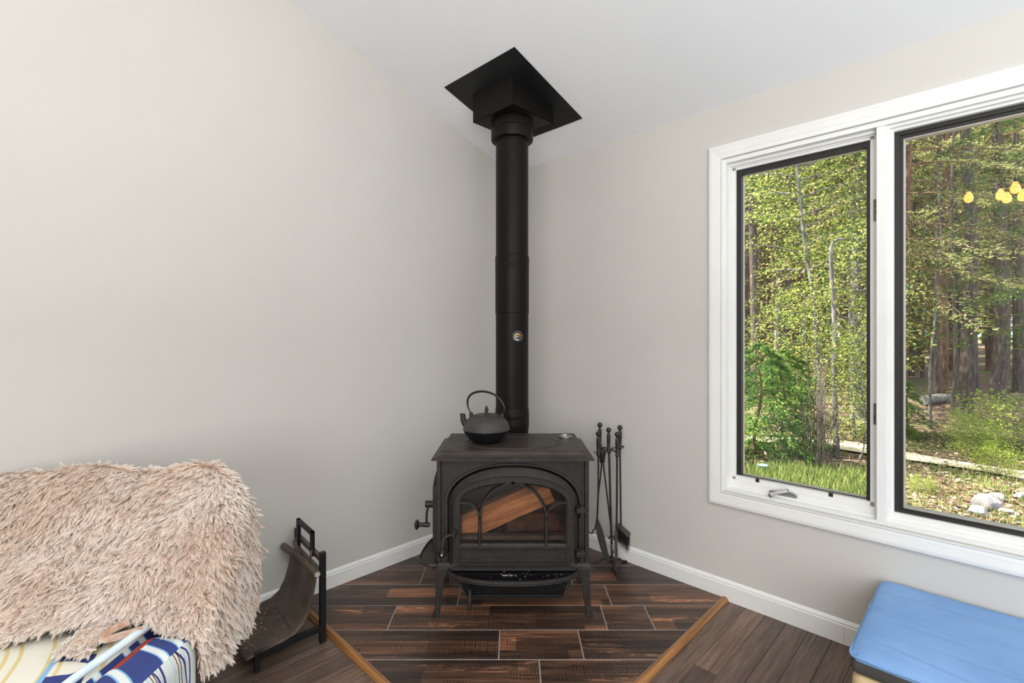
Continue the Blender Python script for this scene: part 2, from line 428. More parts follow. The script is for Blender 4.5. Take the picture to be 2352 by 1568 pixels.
def casing_side(c0, c1, axis):
    # c0, c1 outer corners; profile distance goes inward; mitred ends
    bm = B(); rings = []
    for end in (0, 1):
        r = []
        for d, n in prof:
            if axis == 'L': u, z = cu0 + d, (cz0 + d if end == 0 else cz1 - d)
            if axis == 'R': u, z = cu1 - d, (cz0 + d if end == 0 else cz1 - d)
            if axis == 'B': z, u = cz0 + d, (cu0 + d if end == 0 else cu1 - d)
            if axis == 'T': z, u = cz1 - d, (cu0 + d if end == 0 else cu1 - d)
            r.append(W(u, n, z))
        rings.append(r)
    loft(bm, rings); obj('casing_board', bm, M['trim'], casing, angle=12)
for ax in 'LRBT': casing_side(None, None, ax)
bm = B(); frame(bm, wu0, wu1, wz0, wz1, 0.018, 0.018, 0.013, 0.020, 0.006, -0.155); obj('jamb_liner', bm, M['trim'], casing, smooth=False, bevel=0.001)
bm = B(); box(bm, 2.1235, 2.1565, -0.15, 0.001, 0.560, 2.190, WX); obj('mullion', bm, M['trim'], casing, smooth=False, bevel=0.002)

win1 = thing('window_1', W(1.82, -0.06, 0.56), kind='structure')
bm = B(); frame(bm, 1.5145, 2.1235, 0.560, 2.189, 0.006, 0.004, 0.010, 0.013, -0.026, -0.15); obj('stop', bm, M['trim'], win1, smooth=False, bevel=0.001)
bm = B(); frame(bm, 1.5195, 2.1195, 0.569, 2.177, 0.006, 0.008, 0.031, 0.006, -0.040, -0.15); obj('frame', bm, M['trim'], win1, smooth=False, bevel=0.001)
bm = B(); frame(bm, 1.524, 2.1115, 0.598, 2.172, 0.017, 0.016, 0.020, 0.012, -0.048, -0.062); obj('screen_frame', bm, M['trim'], win1, smooth=False, bevel=0.0008)
for (a, b, c, d) in ((1.524, 1.541, 0.598, 0.612), (2.0955, 2.1115, 0.598, 0.618), (1.524, 1.541, 2.160, 2.172), (2.0955, 2.1115, 2.160, 2.172)):
    bm = B(); box(bm, a, b, -0.058, -0.0472, c, d, WX); obj('corner_key', bm, M['tan'], win1, smooth=False)
bm = B(); frame(bm, 1.5385, 2.0965, 0.604, 2.163, 0.025, 0.016, 0.016, 0.027, -0.0635, -0.105); obj('sash', bm, M['dark_frame'], win1, smooth=False, bevel=0.001)
bm = B(); box(bm, 1.5405, 2.083, -0.0600, -0.0505, 0.612, 0.6225, WX); obj('sash_rail', bm, M['alu'], win1, smooth=False, bevel=0.001)
bm = B(); frame(bm, 1.5625, 2.081, 0.6205, 2.1365, 0.004, 0.004, 0.005, 0.004, -0.086, -0.100); obj('glazing_bead', bm, M['alu'], win1, smooth=False)
bm = B(); box(bm, 1.556, 2.082, -0.098, -0.092, 0.618, 2.142, WX); obj('pane', bm, M['glass'], win1, smooth=False)
# crank handle, keeper clips, hinges
bm = B(); prism(bm, [(0, 0), (0.118, 0), (0.124, 0.008), (0.118, 0.015), (0.10, 0.021), (0.012, 0.013), (0, 0.008)], 0, 0.016, lambda a, z, n: W(1.704 + a, -0.040 + n, 0.5745 + z))
crank = obj('crank', bm, M['chrome'], win1, bevel=0.002)
bm = B()
bar(bm, [W(1.790, -0.020, 0.602), W(1.785, -0.012, 0.604), W(1.748, -0.002, 0.589), W(1.724, 0.004, 0.577)], 0.016, 0.006, up=Vector((LV.x, LV.y, 0.6)))
lathe(bm, [(0.004, -0.012), (0.0105, -0.010), (0.0115, 0.0), (0.0105, 0.010), (0.004, 0.012)], W(1.722, 0.007, 0.575), 14, axis=LV)
obj('handle', bm, M['chrome'], crank, bevel=0.0015)
for u in (1.636, 1.944):
    bm = B(); box(bm, u, u + 0.0165, -0.0505, -0.0465, 0.606, 0.6235, WX); obj('keeper_clip', bm, M['dark_frame'], win1, smooth=False)
for zc in (0.995, 1.855):
    bm = B(); box(bm, 2.1085, 2.1225, -0.0405, -0.0365, zc - 0.044, zc + 0.044, WX); box(bm, 2.112, 2.119, -0.037, -0.029, zc + 0.016, zc + 0.044, WX)
    box(bm, 2.114, 2.1215, -0.037, -0.032, zc - 0.044, zc - 0.012, WX)
    obj('hinge', bm, M['hinge'], win1, smooth=False, bevel=0.001)

win2 = thing('window_2', W(2.8, -0.06, 0.56), kind='structure')
bm = B(); frame(bm, 2.1565, 3.442, 0.560, 2.189, 0.010, 0.010, 0.012, 0.012, -0.012, -0.15); obj('stop', bm, M['trim'], win2, smooth=False, bevel=0.001)
bm = B(); frame(bm, 2.166, 3.432, 0.571, 2.178, 0.0115, 0.0115, 0.026, 0.0115, -0.030, -0.15); obj('frame', bm, M['trim'], win2, smooth=False, bevel=0.0015)
bm = B(); frame(bm, 2.177, 3.421, 0.596, 2.167, 0.017, 0.017, 0.012, 0.017, -0.050, -0.12); obj('sash', bm, M['dark_frame'], win2, smooth=False, bevel=0.001)
bm = B(); frame(bm, 2.193, 3.405, 0.607, 2.151, 0.012, 0.012, 0.007, 0.012, -0.058, -0.12); obj('inner_sash', bm, M['dark_frame'], win2, smooth=False, bevel=0.001)
bm = B(); frame(bm, 2.204, 3.394, 0.613, 2.140, 0.005, 0.005, 0.006, 0.006, -0.068, -0.10); obj('glazing_bead', bm, M['alu'], win2, smooth=False)
bm = B(); box(bm, 2.206, 3.392, -0.082, -0.076, 0.615, 2.138, WX); obj('pane', bm, M['glass'], win2, smooth=False)

# ---------------------------------------------------------------- wood stove
X0 = 0.004
FY = 2.300                      # plane of the stove's front panel
stove = thing('wood_stove', (X0, 2.46, hz), 'black cast iron wood stove with arched glass door standing on the tiled corner hearth', 'stove')
IR = M['iron']
# lid: rim, cove and flat top
bm = B()
def rect(hw, y0, y1, z): return [Vector((X0 + a * hw, y, z)) for a, y in ((-1, y0), (1, y0), (1, y1), (-1, y1))]
lidp = [(0.372, 2.264, 0.7455), (0.3775, 2.258, 0.747), (0.3775, 2.258, 0.7525), (0.3745, 2.261, 0.755), (0.3655, 2.267, 0.757), (0.358, 2.274, 0.760), (0.351, 2.281, 0.765), (0.346, 2.287, 0.771), (0.3435, 2.291, 0.7785), (0.342, 2.295, 0.7805), (0.337, 2.300, 0.786)]
loft(bm, [rect(hw, y, 2.71 - (y - 2.258) * 0.35, z) for hw, y, z in lidp])
lid = obj('lid', bm, M['iron_top'], stove, angle=30)
bm = B()
ox, oy, oa, ob_ = 0.004, 2.458, 0.243, 0.142
def ell(a, b, z, n=64): return [Vector((ox + a * math.cos(2 * PI * k / n), oy + b * math.sin(2 * PI * k / n), z)) for k in range(n)]
loft(bm, [ell(oa, ob_, 0.7855), ell(oa - 0.002, ob_ - 0.002, 0.7890), ell(oa - 0.009, ob_ - 0.006, 0.7892), ell(oa - 0.0105, ob_ - 0.0075, 0.7862), ell(oa - 0.0165, ob_ - 0.0125, 0.7862), ell(oa - 0.018, ob_ - 0.014, 0.7888), ell(oa - 0.05, ob_ - 0.03, 0.7890)], cap=True)
obj('hotplate', bm, M['iron_top'], lid, angle=30)
# carcass panels (hollow firebox)
bm = B(); box(bm, X0 - 0.350, X0 - 0.338, FY + 0.01, 2.70, 0.262, 0.7455); box(bm, X0 + 0.338, X0 + 0.350, FY + 0.01, 2.70, 0.262, 0.7455)
box(bm, X0 - 0.350, X0 + 0.350, 2.685, 2.70, 0.262, 0.7455)
carc = obj('body', bm, IR, stove, smooth=False, bevel=0.002)
bm = B(); box(bm, X0 - 0.335, X0 + 0.335, 2.315, 2.684, 0.262, 0.300); box(bm, X0 - 0.336, X0 - 0.30, 2.33, 2.684, 0.30, 0.742); box(bm, X0 + 0.30, X0 + 0.336, 2.33, 2.684, 0.30, 0.742)
box(bm, X0 - 0.30, X0 + 0.30, 2.65, 2.684, 0.30, 0.742); box(bm, X0 - 0.30, X0 + 0.30, 2.33, 2.65, 0.700, 0.742)
obj('firebrick_lining', bm, M['soot'], stove, smooth=False)
for s in (-1, 1):
    bm = B(); box(bm, X0 + s * 0.357, X0 + s * 0.3375, FY - 0.004, FY + 0.03, 0.264, 0.7455); box(bm, X0 + s * 0.357, X0 + s * 0.345, FY + 0.0, 2.70, 0.70, 0.7455)
    box(bm, X0 + s * 0.357, X0 + s * 0.345, 2.66, 2.70, 0.264, 0.7455)
    obj('corner_post', bm, IR, stove, smooth=False, bevel=0.002)
# front panel with an arched opening
def arch(cx, hw, zb, zs, rise, n=28, p=2.15):
    """closed outline: up the right side, over, down the left side"""
    pts = [(cx - hw * 0.0, zb), (cx + hw * 0.5, zb), (cx + hw, zb), (cx + hw, zb + (zs - zb) * 0.5)]
    for k in range(n + 1):
        a = PI * k / n; c, s_ = math.cos(a), math.sin(a)
        pts.append((cx + hw * math.copysign(abs(c) ** (2 / p), c), zs + rise * abs(s_) ** (2 / p)))
    pts += [(cx - hw, zb + (zs - zb) * 0.5), (cx - hw, zb), (cx - hw * 0.5, zb)]
    return pts
def rectmatch(outline, x0, x1, z0, z1):
    """points on a rectangle matching an arch outline one to one"""
    n = len(outline); out = []
    cx = (x0 + x1) / 2
    for i, (x, z) in enumerate(outline):
        if i <= 1 or i == n - 1: out.append((x if i == 0 else (cx + (x1 - cx) * 0.5 * (1 if i == 1 else -1)), z0)); continue
        if i == 2: out.append((x1, z0)); continue
        if i == n - 2: out.append((x0, z0)); continue
        zc = 0.53
        dx, dz = x - cx, z - zc
        if dz <= 0: out.append((x1 if dx > 0 else x0, z)); continue
        t = min((x1 - cx) / max(abs(dx), 1e-6), (z1 - zc) / dz); out.append((cx + dx * t, zc + dz * t))
    # snap the corners
    for sx in (x0, x1):
        j = min(range(n), key=lambda i: (out[i][0] - sx) ** 2 + (out[i][1] - z1) ** 2); out[j] = (sx, z1)
    return out
dcx = 0.006
hole = arch(dcx, 0.3085, 0.262, 0.535, 0.183)
bm = B()
R0 = rectmatch(hole, X0 - 0.3345, X0 + 0.3345, 0.262, 0.7455)
ringloops(bm, [[Vector((x, FY, z)) for x, z in R0], [Vector((x, FY, z)) for x, z in hole], [Vector((x, FY + 0.014, z)) for x, z in hole], [Vector((x, FY + 0.014, z)) for x, z in R0]], close=True)
fp = obj('front_panel', bm, IR, stove, angle=30)
bm = B()
a1 = arch(dcx, 0.3255, 0.40, 0.540, 0.188); a2 = arch(dcx, 0.3095, 0.40, 0.535, 0.183)
a1 = a1[3:-3]; a2 = a2[3:-3]
def ridge(o, i, yb, yf):
    mid = [((p[0] + q[0]) / 2, (p[1] + q[1]) / 2) for p, q in zip(o, i)]
    rs = [[Vector((x, yb, z)) for x, z in o], [Vector((x * 0.7 + m[0] * 0.3, yf, z * 0.7 + m[1] * 0.3)) for (x, z), m in zip(o, mid)], [Vector((x * 0.7 + m[0] * 0.3, yf, z * 0.7 + m[1] * 0.3)) for (x, z), m in zip(i, mid)], [Vector((x, yb, z)) for x, z in i]]
    loft(bm, rs, cap=False, closed=False)
ridge(a1, a2, FY, FY - 0.007)
for s in (-1, 1):
    box(bm, X0 + s * 0.3345, X0 + s * 0.326, FY - 0.004, FY, 0.264, 0.7455)
    box(bm, X0 + s * 0.326, X0 + s * 0.12, FY - 0.004, FY, 0.7365, 0.7455)
obj('arch_moulding', bm, IR, fp, angle=30)
# raised maker's lettering on the top right of the panel
def text3d(name, body, size, loc, rot, m, parent, depth=0.0008):
    cu = D.curves.new(name, 'FONT'); cu.body = body; cu.size = size; cu.extrude = depth; cu.align_x = 'CENTER'; cu.align_y = 'CENTER'; cu.resolution_u = 3
    o = D.objects.new(name, cu); COL.objects.link(o)
    dg = bpy.context.evaluated_depsgraph_get(); me = D.meshes.new_from_object(o.evaluated_get(dg)); D.objects.remove(o)
    q = D.objects.new(name, me); COL.objects.link(q); me.materials.clear(); me.materials.append(m)
    q.parent = parent; q.location = Vector(loc) - wloc(parent); q.rotation_euler = rot; WLOC[q.name] = Vector(loc)
    return q
text3d('lettering', 'JØTUL', 0.026, (0.286, FY - 0.0008, 0.690), (PI / 2, 0, 0), IR, fp)

# door: bevelled arched frame, tracery, pane, lower panel
DY = 2.272
door = thing('door', (X0, DY, 0.26)); door.parent = stove; door.location = Vector((X0, DY, 0.26)) - wloc(stove); WLOC[door.name] = Vector((X0, DY, 0.26))
od = arch(dcx, 0.3010, 0.2545, 0.535, 0.173); ri = arch(dcx + 0.002, 0.279, 0.267, 0.54, 0.135); rj = arch(dcx + 0.002, 0.274, 0.270, 0.54, 0.130)
gi = arch(dcx, 0.243, 0.355, 0.545, 0.088); gj = arch(dcx, 0.252, 0.346, 0.545, 0.097)
bm = B()
ringloops(bm, [[Vector((x, y, z)) for x, z in L_] for L_, y in ((od, FY + 0.008), (od, FY - 0.006), (ri, DY - 0.002), (rj, DY - 0.001), (rj, DY + 0.003), (gj, DY + 0.003), (gi, DY + 0.010), (gi, DY + 0.030), (od, FY + 0.008))])
dframe = obj('door_frame', bm, IR, door, angle=24)
bm = B()
def beadbar(pts, w, yb, yf):
    """bar with a rounded ridge lying in the door plane"""
    P = smoothpath([Vector((a, 0, b)) for a, b in pts], 7); rings = []
    for i, p in enumerate(P):
        t = (P[min(i + 1, len(P) - 1)] - P[max(i - 1, 0)]).normalized(); s_ = Vector((t.z, 0, -t.x))
        rings.append([Vector((p.x, y, p.z)) + s_ * a * w for a, y in ((-0.5, yb), (-0.5, yb - (yb - yf) * 0.35), (-0.22, yf), (0.22, yf), (0.5, yb - (yb - yf) * 0.35), (0.5, yb))])
    loft(bm, rings)
mz = 0.486
for s, mx in ((-1, -0.1505), (1, 0.1600)):
    beadbar([(mx, 0.350), (mx, 0.42), (mx, mz - 0.005)], 0.0165, DY + 0.024, DY + 0.002)
    top_x = dcx
    beadbar([(mx, mz - 0.012), (mx - s * 0.005, 0.513), (mx - s * 0.022, 0.553), (mx - s * 0.056, 0.596), (mx - s * 0.100, 0.624), (top_x + s * 0.028, 0.638), (top_x - s * 0.01, 0.643)], 0.0155, DY + 0.024, DY + 0.002)
    beadbar([(mx, mz - 0.010), (mx + s * 0.008, 0.508), (mx + s * 0.026, 0.529), (mx + s * 0.052, 0.543), (mx + s * 0.096, 0.549)], 0.0145, DY + 0.024, DY + 0.003)
obj('tracery', bm, IR, dframe, angle=40)
bm = B()
box(bm, dcx - 0.262, dcx + 0.262, DY + 0.002 - 0.004, DY + 0.005, 0.3395, 0.3475); box(bm, dcx - 0.262, dcx + 0.262, DY - 0.004, DY + 0.005, 0.3355, 0.3395)
box(bm, dcx - 0.262, dcx + 0.262, DY - 0.003, DY + 0.004, 0.262, 0.270)
obj('sill_moulding', bm, IR, dframe, smooth=False, bevel=0.0015)
bm = B(); frame_ = [(dcx - 0.252, 0.276), (dcx + 0.252, 0.276), (dcx + 0.252, 0.333), (dcx - 0.252, 0.333)]
def inset(fr, d): return [(fr[0][0] + d, fr[0][1] + d), (fr[1][0] - d, fr[1][1] + d), (fr[2][0] - d, fr[2][1] - d), (fr[3][0] + d, fr[3][1] - d)]
ringloops(bm, [[Vector((x, y, z)) for x, z in q] for q, y in ((frame_, DY + 0.0028), (inset(frame_, 0.002), DY - 0.002), (inset(frame_, 0.008), DY - 0.002), (inset(frame_, 0.011), DY + 0.0026), (inset(frame_, 0.02), DY + 0.0022))])
obj('lower_panel', bm, IR, dframe, angle=30)
bm = B(); prism(bm, [(x, z) for x, z in arch(dcx, 0.247, 0.351, 0.545, 0.092)], DY + 0.025, DY + 0.029, lambda x, z, y: Vector((x, y, z)))
obj('pane', bm, M['stove_glass'], door, smooth=False)
for zc in (0.5165, 0.315):
    bm = B(); box(bm, 0.296, 0.3345, 2.243, FY + 0.004, zc - 0.006, zc + 0.016); lathe(bm, [(0.010, -0.030), (0.0105, -0.006), (0.0105, 0.018), (0.0085, 0.021)], (0.323, 2.262, zc), 14)
    obj('hinge', bm, IR, stove, bevel=0.002)
# door handle: hub, curved arm, ball
bm = B()
lathe(bm, [(0.0165, 0.0), (0.0165, 0.012), (0.0135, 0.02), (0.0135, 0.040), (0.011, 0.043), (0.0115, 0.046), (0.0095, 0.056), (0.004, 0.061), (0.0, 0.062)], (-0.2665, DY + 0.006, 0.4155), 20, axis=(0, -1, 0))
tube(bm, smoothpath([(-0.268, 2.233, 0.414), (-0.285, 2.230, 0.416), (-0.302, 2.227, 0.408), (-0.313, 2.222, 0.394), (-0.314, 2.216, 0.374), (-0.314, 2.210, 0.364)], 5), 0.0068, 10)
dh = obj('handle', bm, IR, door, bevel=0)
bm = B()
lathe(bm, [(0.007, 0.026), (0.009, 0.022), (0.009, 0.017)] + [(0.0215 * math.sin(a), 0.0215 * math.cos(a)) for a in [PI * k / 14 for k in range(3, 15)]], (-0.3135, 2.205, 0.3475), 20, axis=Vector((0, 0.12, 1)))
obj('ball_grip', bm, M['black'], dh)
bm = B(); lathe(bm, [(0.0, 0.0), (0.0055, 0.0), (0.0055, 0.0025), (0.002, 0.003)], (-0.3135, 2.1850, 0.3455), 12, axis=(0, -1, 0)); obj('screw', bm, M['chrome'], dh)
# plinth moulding
bm = B()
plp = [(0.372, 0.020, 0.231), (0.3765, 0.026, 0.233), (0.3765, 0.026, 0.237), (0.371, 0.021, 0.241), (0.362, 0.013, 0.247), (0.357, 0.008, 0.256), (0.357, 0.008, 0.260), (0.352, 0.003, 0.264)]
loft(bm, [rect(hw, FY - e, 2.70 + e * 0.5, z) for hw, e, z in plp])
obj('plinth', bm, IR, stove, angle=30)
# ash lip: half-oval shelf with a raised rim
bm = B()
def lip(a, b, z, n=40): return [Vector((0.006 + a * math.copysign(abs(math.cos(t)) ** 0.9, math.cos(t)), 2.292 - b * math.sin(t) ** 0.82, z)) for t in (PI * k / n for k in range(n + 1))]
loft(bm, [lip(a, b, z) for a, b, z in ((0.268, 0.110, 0.219), (0.300, 0.136, 0.220), (0.3045, 0.141, 0.224), (0.304, 0.1405, 0.229), (0.3075, 0.144, 0.2335), (0.3065, 0.143, 0.2385), (0.301, 0.1375, 0.242), (0.294, 0.1305, 0.2425), (0.289, 0.126, 0.239), (0.286, 0.123, 0.230))], cap=False, closed=True)
lipo = obj('ash_lip', bm, IR, stove, angle=40)
bm = B(); loft(bm, [lip(0.2875, 0.1245, 0.2195), lip(0.2875, 0.1245, 0.2285), lip(0.2, 0.08, 0.2275)]); obj('tray', bm, M['enamel'], lipo, angle=30)
# scraps of ash and splinters left in the tray are loose: separate below
# legs
for s in (-1, 1):
    for (yf, back) in ((2.283, 1), (2.640, -1)):
        bm = B()
        xo = X0 + s * 0.3595
        pl = [(0.0, 0.231), (-0.066, 0.231), (-0.064, 0.219), (-0.051, 0.208), (-0.041, 0.19), (-0.036, 0.16), (-0.030, 0.11), (-0.021, 0.050), (-0.0165, 0.026), (-0.0145, hz), (0.018, hz), (0.016, 0.024), (0.004, 0.055), (0.0015, 0.11)]
        prism(bm, pl, yf, yf + back * 0.016, lambda a, z, y: Vector((xo + s * a, y, z)))
        pl2 = [(a * 0.8 if a < 0 else a * 0.3, z) for a, z in pl]
        prism(bm, pl2, 0.0, 0.016, lambda a, z, c: Vector((xo - s * c, yf - back * a, z)))
        obj('leg', bm, IR, stove, bevel=0.002, angle=40)
# ash pan below, with its lever and latch
bm = B()
loft(bm, [[Vector((X0 + a, y, z)) for a, y in ((-hwl, y0), (hwr, y0), (hwr, 2.60), (-hwl, 2.60))] for hwl, hwr, y0, z in ((0.262, 0.268, 2.292, 0.2305), (0.262, 0.268, 2.292, 0.205), (0.222, 0.240, 2.315, 0.098), (0.216, 0.236, 2.318, 0.090))])
box(bm, X0 - 0.20, X0 + 0.232, 2.309, 2.32, 0.088, 0.102)
pan = obj('ash_pan', bm, M['black'], stove, smooth=False, bevel=0.002)
bm = B(); lathe(bm, [(0.006, 0.0), (0.008, 0.012), (0.0118, 0.082), (0.0095, 0.086), (0.0, 0.087)], (-0.1915, 2.235, 0.165), 16, axis=Vector((-0.03, -0.25, -1)))
tube(bm, [(-0.191, 2.30, 0.18), (-0.1915, 2.235, 0.166)], 0.006, 8); obj('lever', bm, IR, pan)
bm = B(); tube(bm, smoothpath([(0.215, 2.28, 0.200), (0.226, 2.262, 0.182), (0.252, 2.25, 0.168), (0.266, 2.255, 0.174), (0.268, 2.27, 0.195)], 5), 0.0038, 8); obj('latch', bm, IR, pan)
# side loading door on the left with crank, and its ledge
bm = B()
sd = [(2.352, 0.285), (2.615, 0.285), (2.615, 0.56), (2.590, 0.617), (2.53, 0.645), (2.46, 0.645), (2.40, 0.628), (2.352, 0.598)]
prism(bm, sd, X0 - 0.349, X0 - 0.385, lambda y, z, x: Vector((x, y, z)))
sdo = obj('side_door', bm, IR, stove, angle=30, bevel=0.003)
bm = B()
tube(bm, [(-0.383, 2.40, 0.500), (-0.424, 2.40, 0.500)], 0.0165, 16)
tube(bm, smoothpath([(-0.410, 2.40, 0.488), (-0.4135, 2.395, 0.472), (-0.4165, 2.39, 0.455), (-0.4165, 2.388, 0.41)], 4), 0.0058, 8)
lathe(bm, [(0.011, -0.014), (0.0118, -0.006), (0.0118, 0.014), (0.010, 0.016), (0.0105, 0.034), (0.017, 0.040), (0.0245, 0.044), (0.0245, 0.047), (0.019, 0.054), (0.008, 0.0585), (0.0, 0.059)], (-0.4165, 2.388, 0.4035), 20, axis=(-1, 0, 0))
obj('crank', bm, IR, sdo)
bm = B()
lg = smoothpath([(-0.352, 2.262), (-0.39, 2.264), (-0.428, 2.290), (-0.4445, 2.335), (-0.443, 2.42), (-0.43, 2.52), (-0.41, 2.57), (-0.352, 2.60)], 5)
lgp = [(p.x, p.y) for p in [Vector((a, b, 0)) for a, b in [(q.x, q.y) for q in [Vector((x.x, x.y, 0)) for x in lg]]]] if False else [(p[0], p[1]) for p in lg]
cxl, cyl = -0.375, 2.42
def sh(f, z): return [Vector((cxl + (x - cxl) * f, cyl + (y - cyl) * f, z)) for x, y in lgp]
loft(bm, [sh(0.93, 0.250), sh(0.99, 0.256), sh(1.0, 0.262), sh(0.985, 0.268), sh(0.95, 0.270), sh(0.90, 0.268), sh(0.87, 0.262), sh(0.3, 0.261)])
obj('side_ledge', bm, M['iron_top'], stove, angle=35)
bm = B(); sdr = [(2.40, 0.285), (2.60, 0.285), (2.60, 0.60), (2.55, 0.635), (2.45, 0.635), (2.40, 0.60)]
prism(bm, sdr, X0 + 0.349, X0 + 0.3655, lambda y, z, x: Vector((x, y, z))); obj('side_panel', bm, IR, stove, bevel=0.002)

# firewood and ash behind the glass
def logmesh(name, p0, p1, w, h, m, label, roll=0.0, sec=None, cat='firewood', seed=1):
    r = random.Random(seed)
    p0, p1 = Vector(p0), Vector(p1); t = (p1 - p0); ln = t.length; t.normalize()
    s_ = t.cross(Vector((0, 0, 1))).normalized(); u = s_.cross(t)
    sec = sec or [(-0.5, -0.32), (-0.1, -0.5), (0.38, -0.42), (0.5, 0.1), (0.30, 0.5), (-0.42, 0.42)]
    bm = B(); rings = []
    nseg = 10
    for i in range(nseg + 1):
        f = i / nseg; ring = []
        for a, b in sec:
            a2 = a * math.cos(roll) - b * math.sin(roll); b2 = a * math.sin(roll) + b * math.cos(roll)
            j = 1 + r.uniform(-0.03, 0.03)
            ring.append(Vector((f * ln, a2 * w * j, b2 * h * j)))
        rings.append(ring)
    loft(bm, rings)
    me = D.meshes.new(name); bmesh.ops.recalc_face_normals(bm, faces=bm.faces[:]); bm.to_mesh(me); bm.free(); me.materials.append(m)
    o = D.objects.new(name, me); COL.objects.link(o)
    o.matrix_world = Matrix(((t.x, s_.x, u.x, p0.x), (t.y, s_.y, u.y, p0.y), (t.z, s_.z, u.z, p0.z), (0, 0, 0, 1)))
    return tag(o, label, cat)
logmesh('split_log', (-0.262, 2.395, 0.378), (0.185, 2.440, 0.560), 0.10, 0.118, M['log'], 'large orange brown split log slanting up across the stove firebox', sec=[(-0.5, -0.30), (0.1, -0.5), (0.5, -0.40), (0.5, 0.36), (0.2, 0.5), (-0.45, 0.45)], seed=3)
logmesh('split_log', (-0.02, 2.475, 0.380), (0.235, 2.455, 0.388), 0.10, 0.085, M['char'], 'charred log half burnt lying low in the stove behind the slanting log', roll=0.4, seed=5)
logmesh('split_log', (0.00, 2.555, 0.40), (0.25, 2.57, 0.45), 0.07, 0.06, M['char'], 'blackened split log at the rear of the stove firebox', roll=0.2, seed=8)
bm = B()
N_ = 26
vg = [[bm.verts.new((-0.295 + 0.59 * i / N_, 2.345 + 0.295 * j / 12, 0.332 + 0.030 * math.exp(-((-0.295 + 0.59 * i / N_ - 0.22) / 0.10) ** 2) * (j / 12 + 0.5) + 0.014 * math.sin(i * 1.7 + j) * math.sin(j * 1.3 + i * 0.4) + 0.006 * random.random())) for j in range(13)] for i in range(N_ + 1)]
for i in range(N_):
    for j in range(12): bm.faces.new((vg[i][j], vg[i + 1][j], vg[i + 1][j + 1], vg[i][j + 1]))
for i in (0,):
    pass
ashb = top('ash_bed', bm, M['ash'], 'bed of ash and burnt chips on the floor of the stove firebox', 'ash', origin=(0, 2.49, 0.30), angle=60); ashb['kind'] = 'stuff'
bm = B(); tube(bm, [(-0.298, 2.338, 0.362), (0.30, 2.338, 0.362)], 0.020, 12); obj('log_retainer', bm, M['iron_top'], stove)
# loose ash flecks in the tray
bm = B()
for k in range(22):
    t = random.uniform(0.05, PI - 0.05); q = random.uniform(0.2, 0.95); s_ = random.uniform(0.0008, 0.003)
    x, y = 0.006 + 0.265 * q * math.cos(t), 2.285 - 0.105 * q * math.sin(t)
    box(bm, x, x + s_ * random.uniform(1, 3), y, y + s_, 0.2284, 0.2284 + s_ * 0.6)
for x0, ln in ((-0.045, 0.028), (-0.012, 0.016), (0.012, 0.008)): box(bm, x0, x0 + ln, 2.236, 2.240, 0.2284, 0.232)
fl_ = top('ash_flecks', bm, M['fleck'], 'pale ash flecks and splinters scattered in the black front tray of the stove', 'ash', origin=(0.006, 2.23, 0.2284), smooth=False); fl_['kind'] = 'stuff'

# ---------------------------------------------------------------- stove pipe and ceiling support
PX, PY = 0.0005, 2.790
pipe = thing('stove_pipe', (PX, PY, 0.60), 'tall black double wall stove pipe rising from behind the stove to the ceiling', 'pipe')
def sect(name, prof, m=None, par=None): 
    bm = B(); lathe(bm, prof, (PX, PY, 0), 48); return obj(name, bm, m or M['pipe'], par or pipe, angle=25)
zof = lambda py: 1.33 - (py - 768) * (PY - 0.09) / 1125
sect('upper_section', [(0.0925, zof(590)), (0.0925, 2.54)])
sect('joint_band', [(0.0945, zof(616)), (0.0965, zof(615)), (0.0965, zof(603)), (0.0955, zof(602)), (0.0955, zof(600)), (0.0965, zof(599)), (0.0965, zof(585)), (0.0935, zof(582))])
sect('middle_section', [(0.0938, zof(719)), (0.0958, zof(718)), (0.0958, zof(600))])
sect('lower_section', [(0.0932, zof(950)), (0.0932, zof(700))])
sect('adapter', [(0.091, 0.62), (0.091, zof(1004)), (0.0965, zof(984)), (0.0972, zof(982)), (0.0972, zof(966)), (0.0962, zof(965)), (0.0972, zof(963)), (0.0972, zof(953)), (0.0955, zof(951)), (0.0955, zof(944)), (0.0935, zof(941))])
sect('top_collar', [(0.108, 2.425), (0.1165, 2.428), (0.1195, 2.436), (0.1195, 2.487), (0.1175, 2.489), (0.1195, 2.491), (0.1195, 2.514), (0.1165, 2.517), (0.1165, 2.5335)])
for zq, an in ((zof(595), -2.05), (zof(595), -0.25), (zof(713), -2.05), (zof(960), -1.9)):
    bm = B(); ax = Vector((math.cos(an), math.sin(an), 0)); lathe(bm, [(0.0045, 0.0), (0.0045, 0.003), (0.002, 0.005), (0, 0.005)], Vector((PX, PY, zq)) + ax * 0.0955, 8, axis=ax); obj('screw', bm, M['black'], pipe)
bm = B(); tube(bm, smoothpath([(PX, PY, 0.66), (PX, PY, 0.62), (PX, PY - 0.01, 0.585), (PX, PY - 0.04, 0.56), (PX, PY - 0.094, 0.555)], 4), 0.0755, 24); obj('elbow', bm, M['pipe'], pipe)
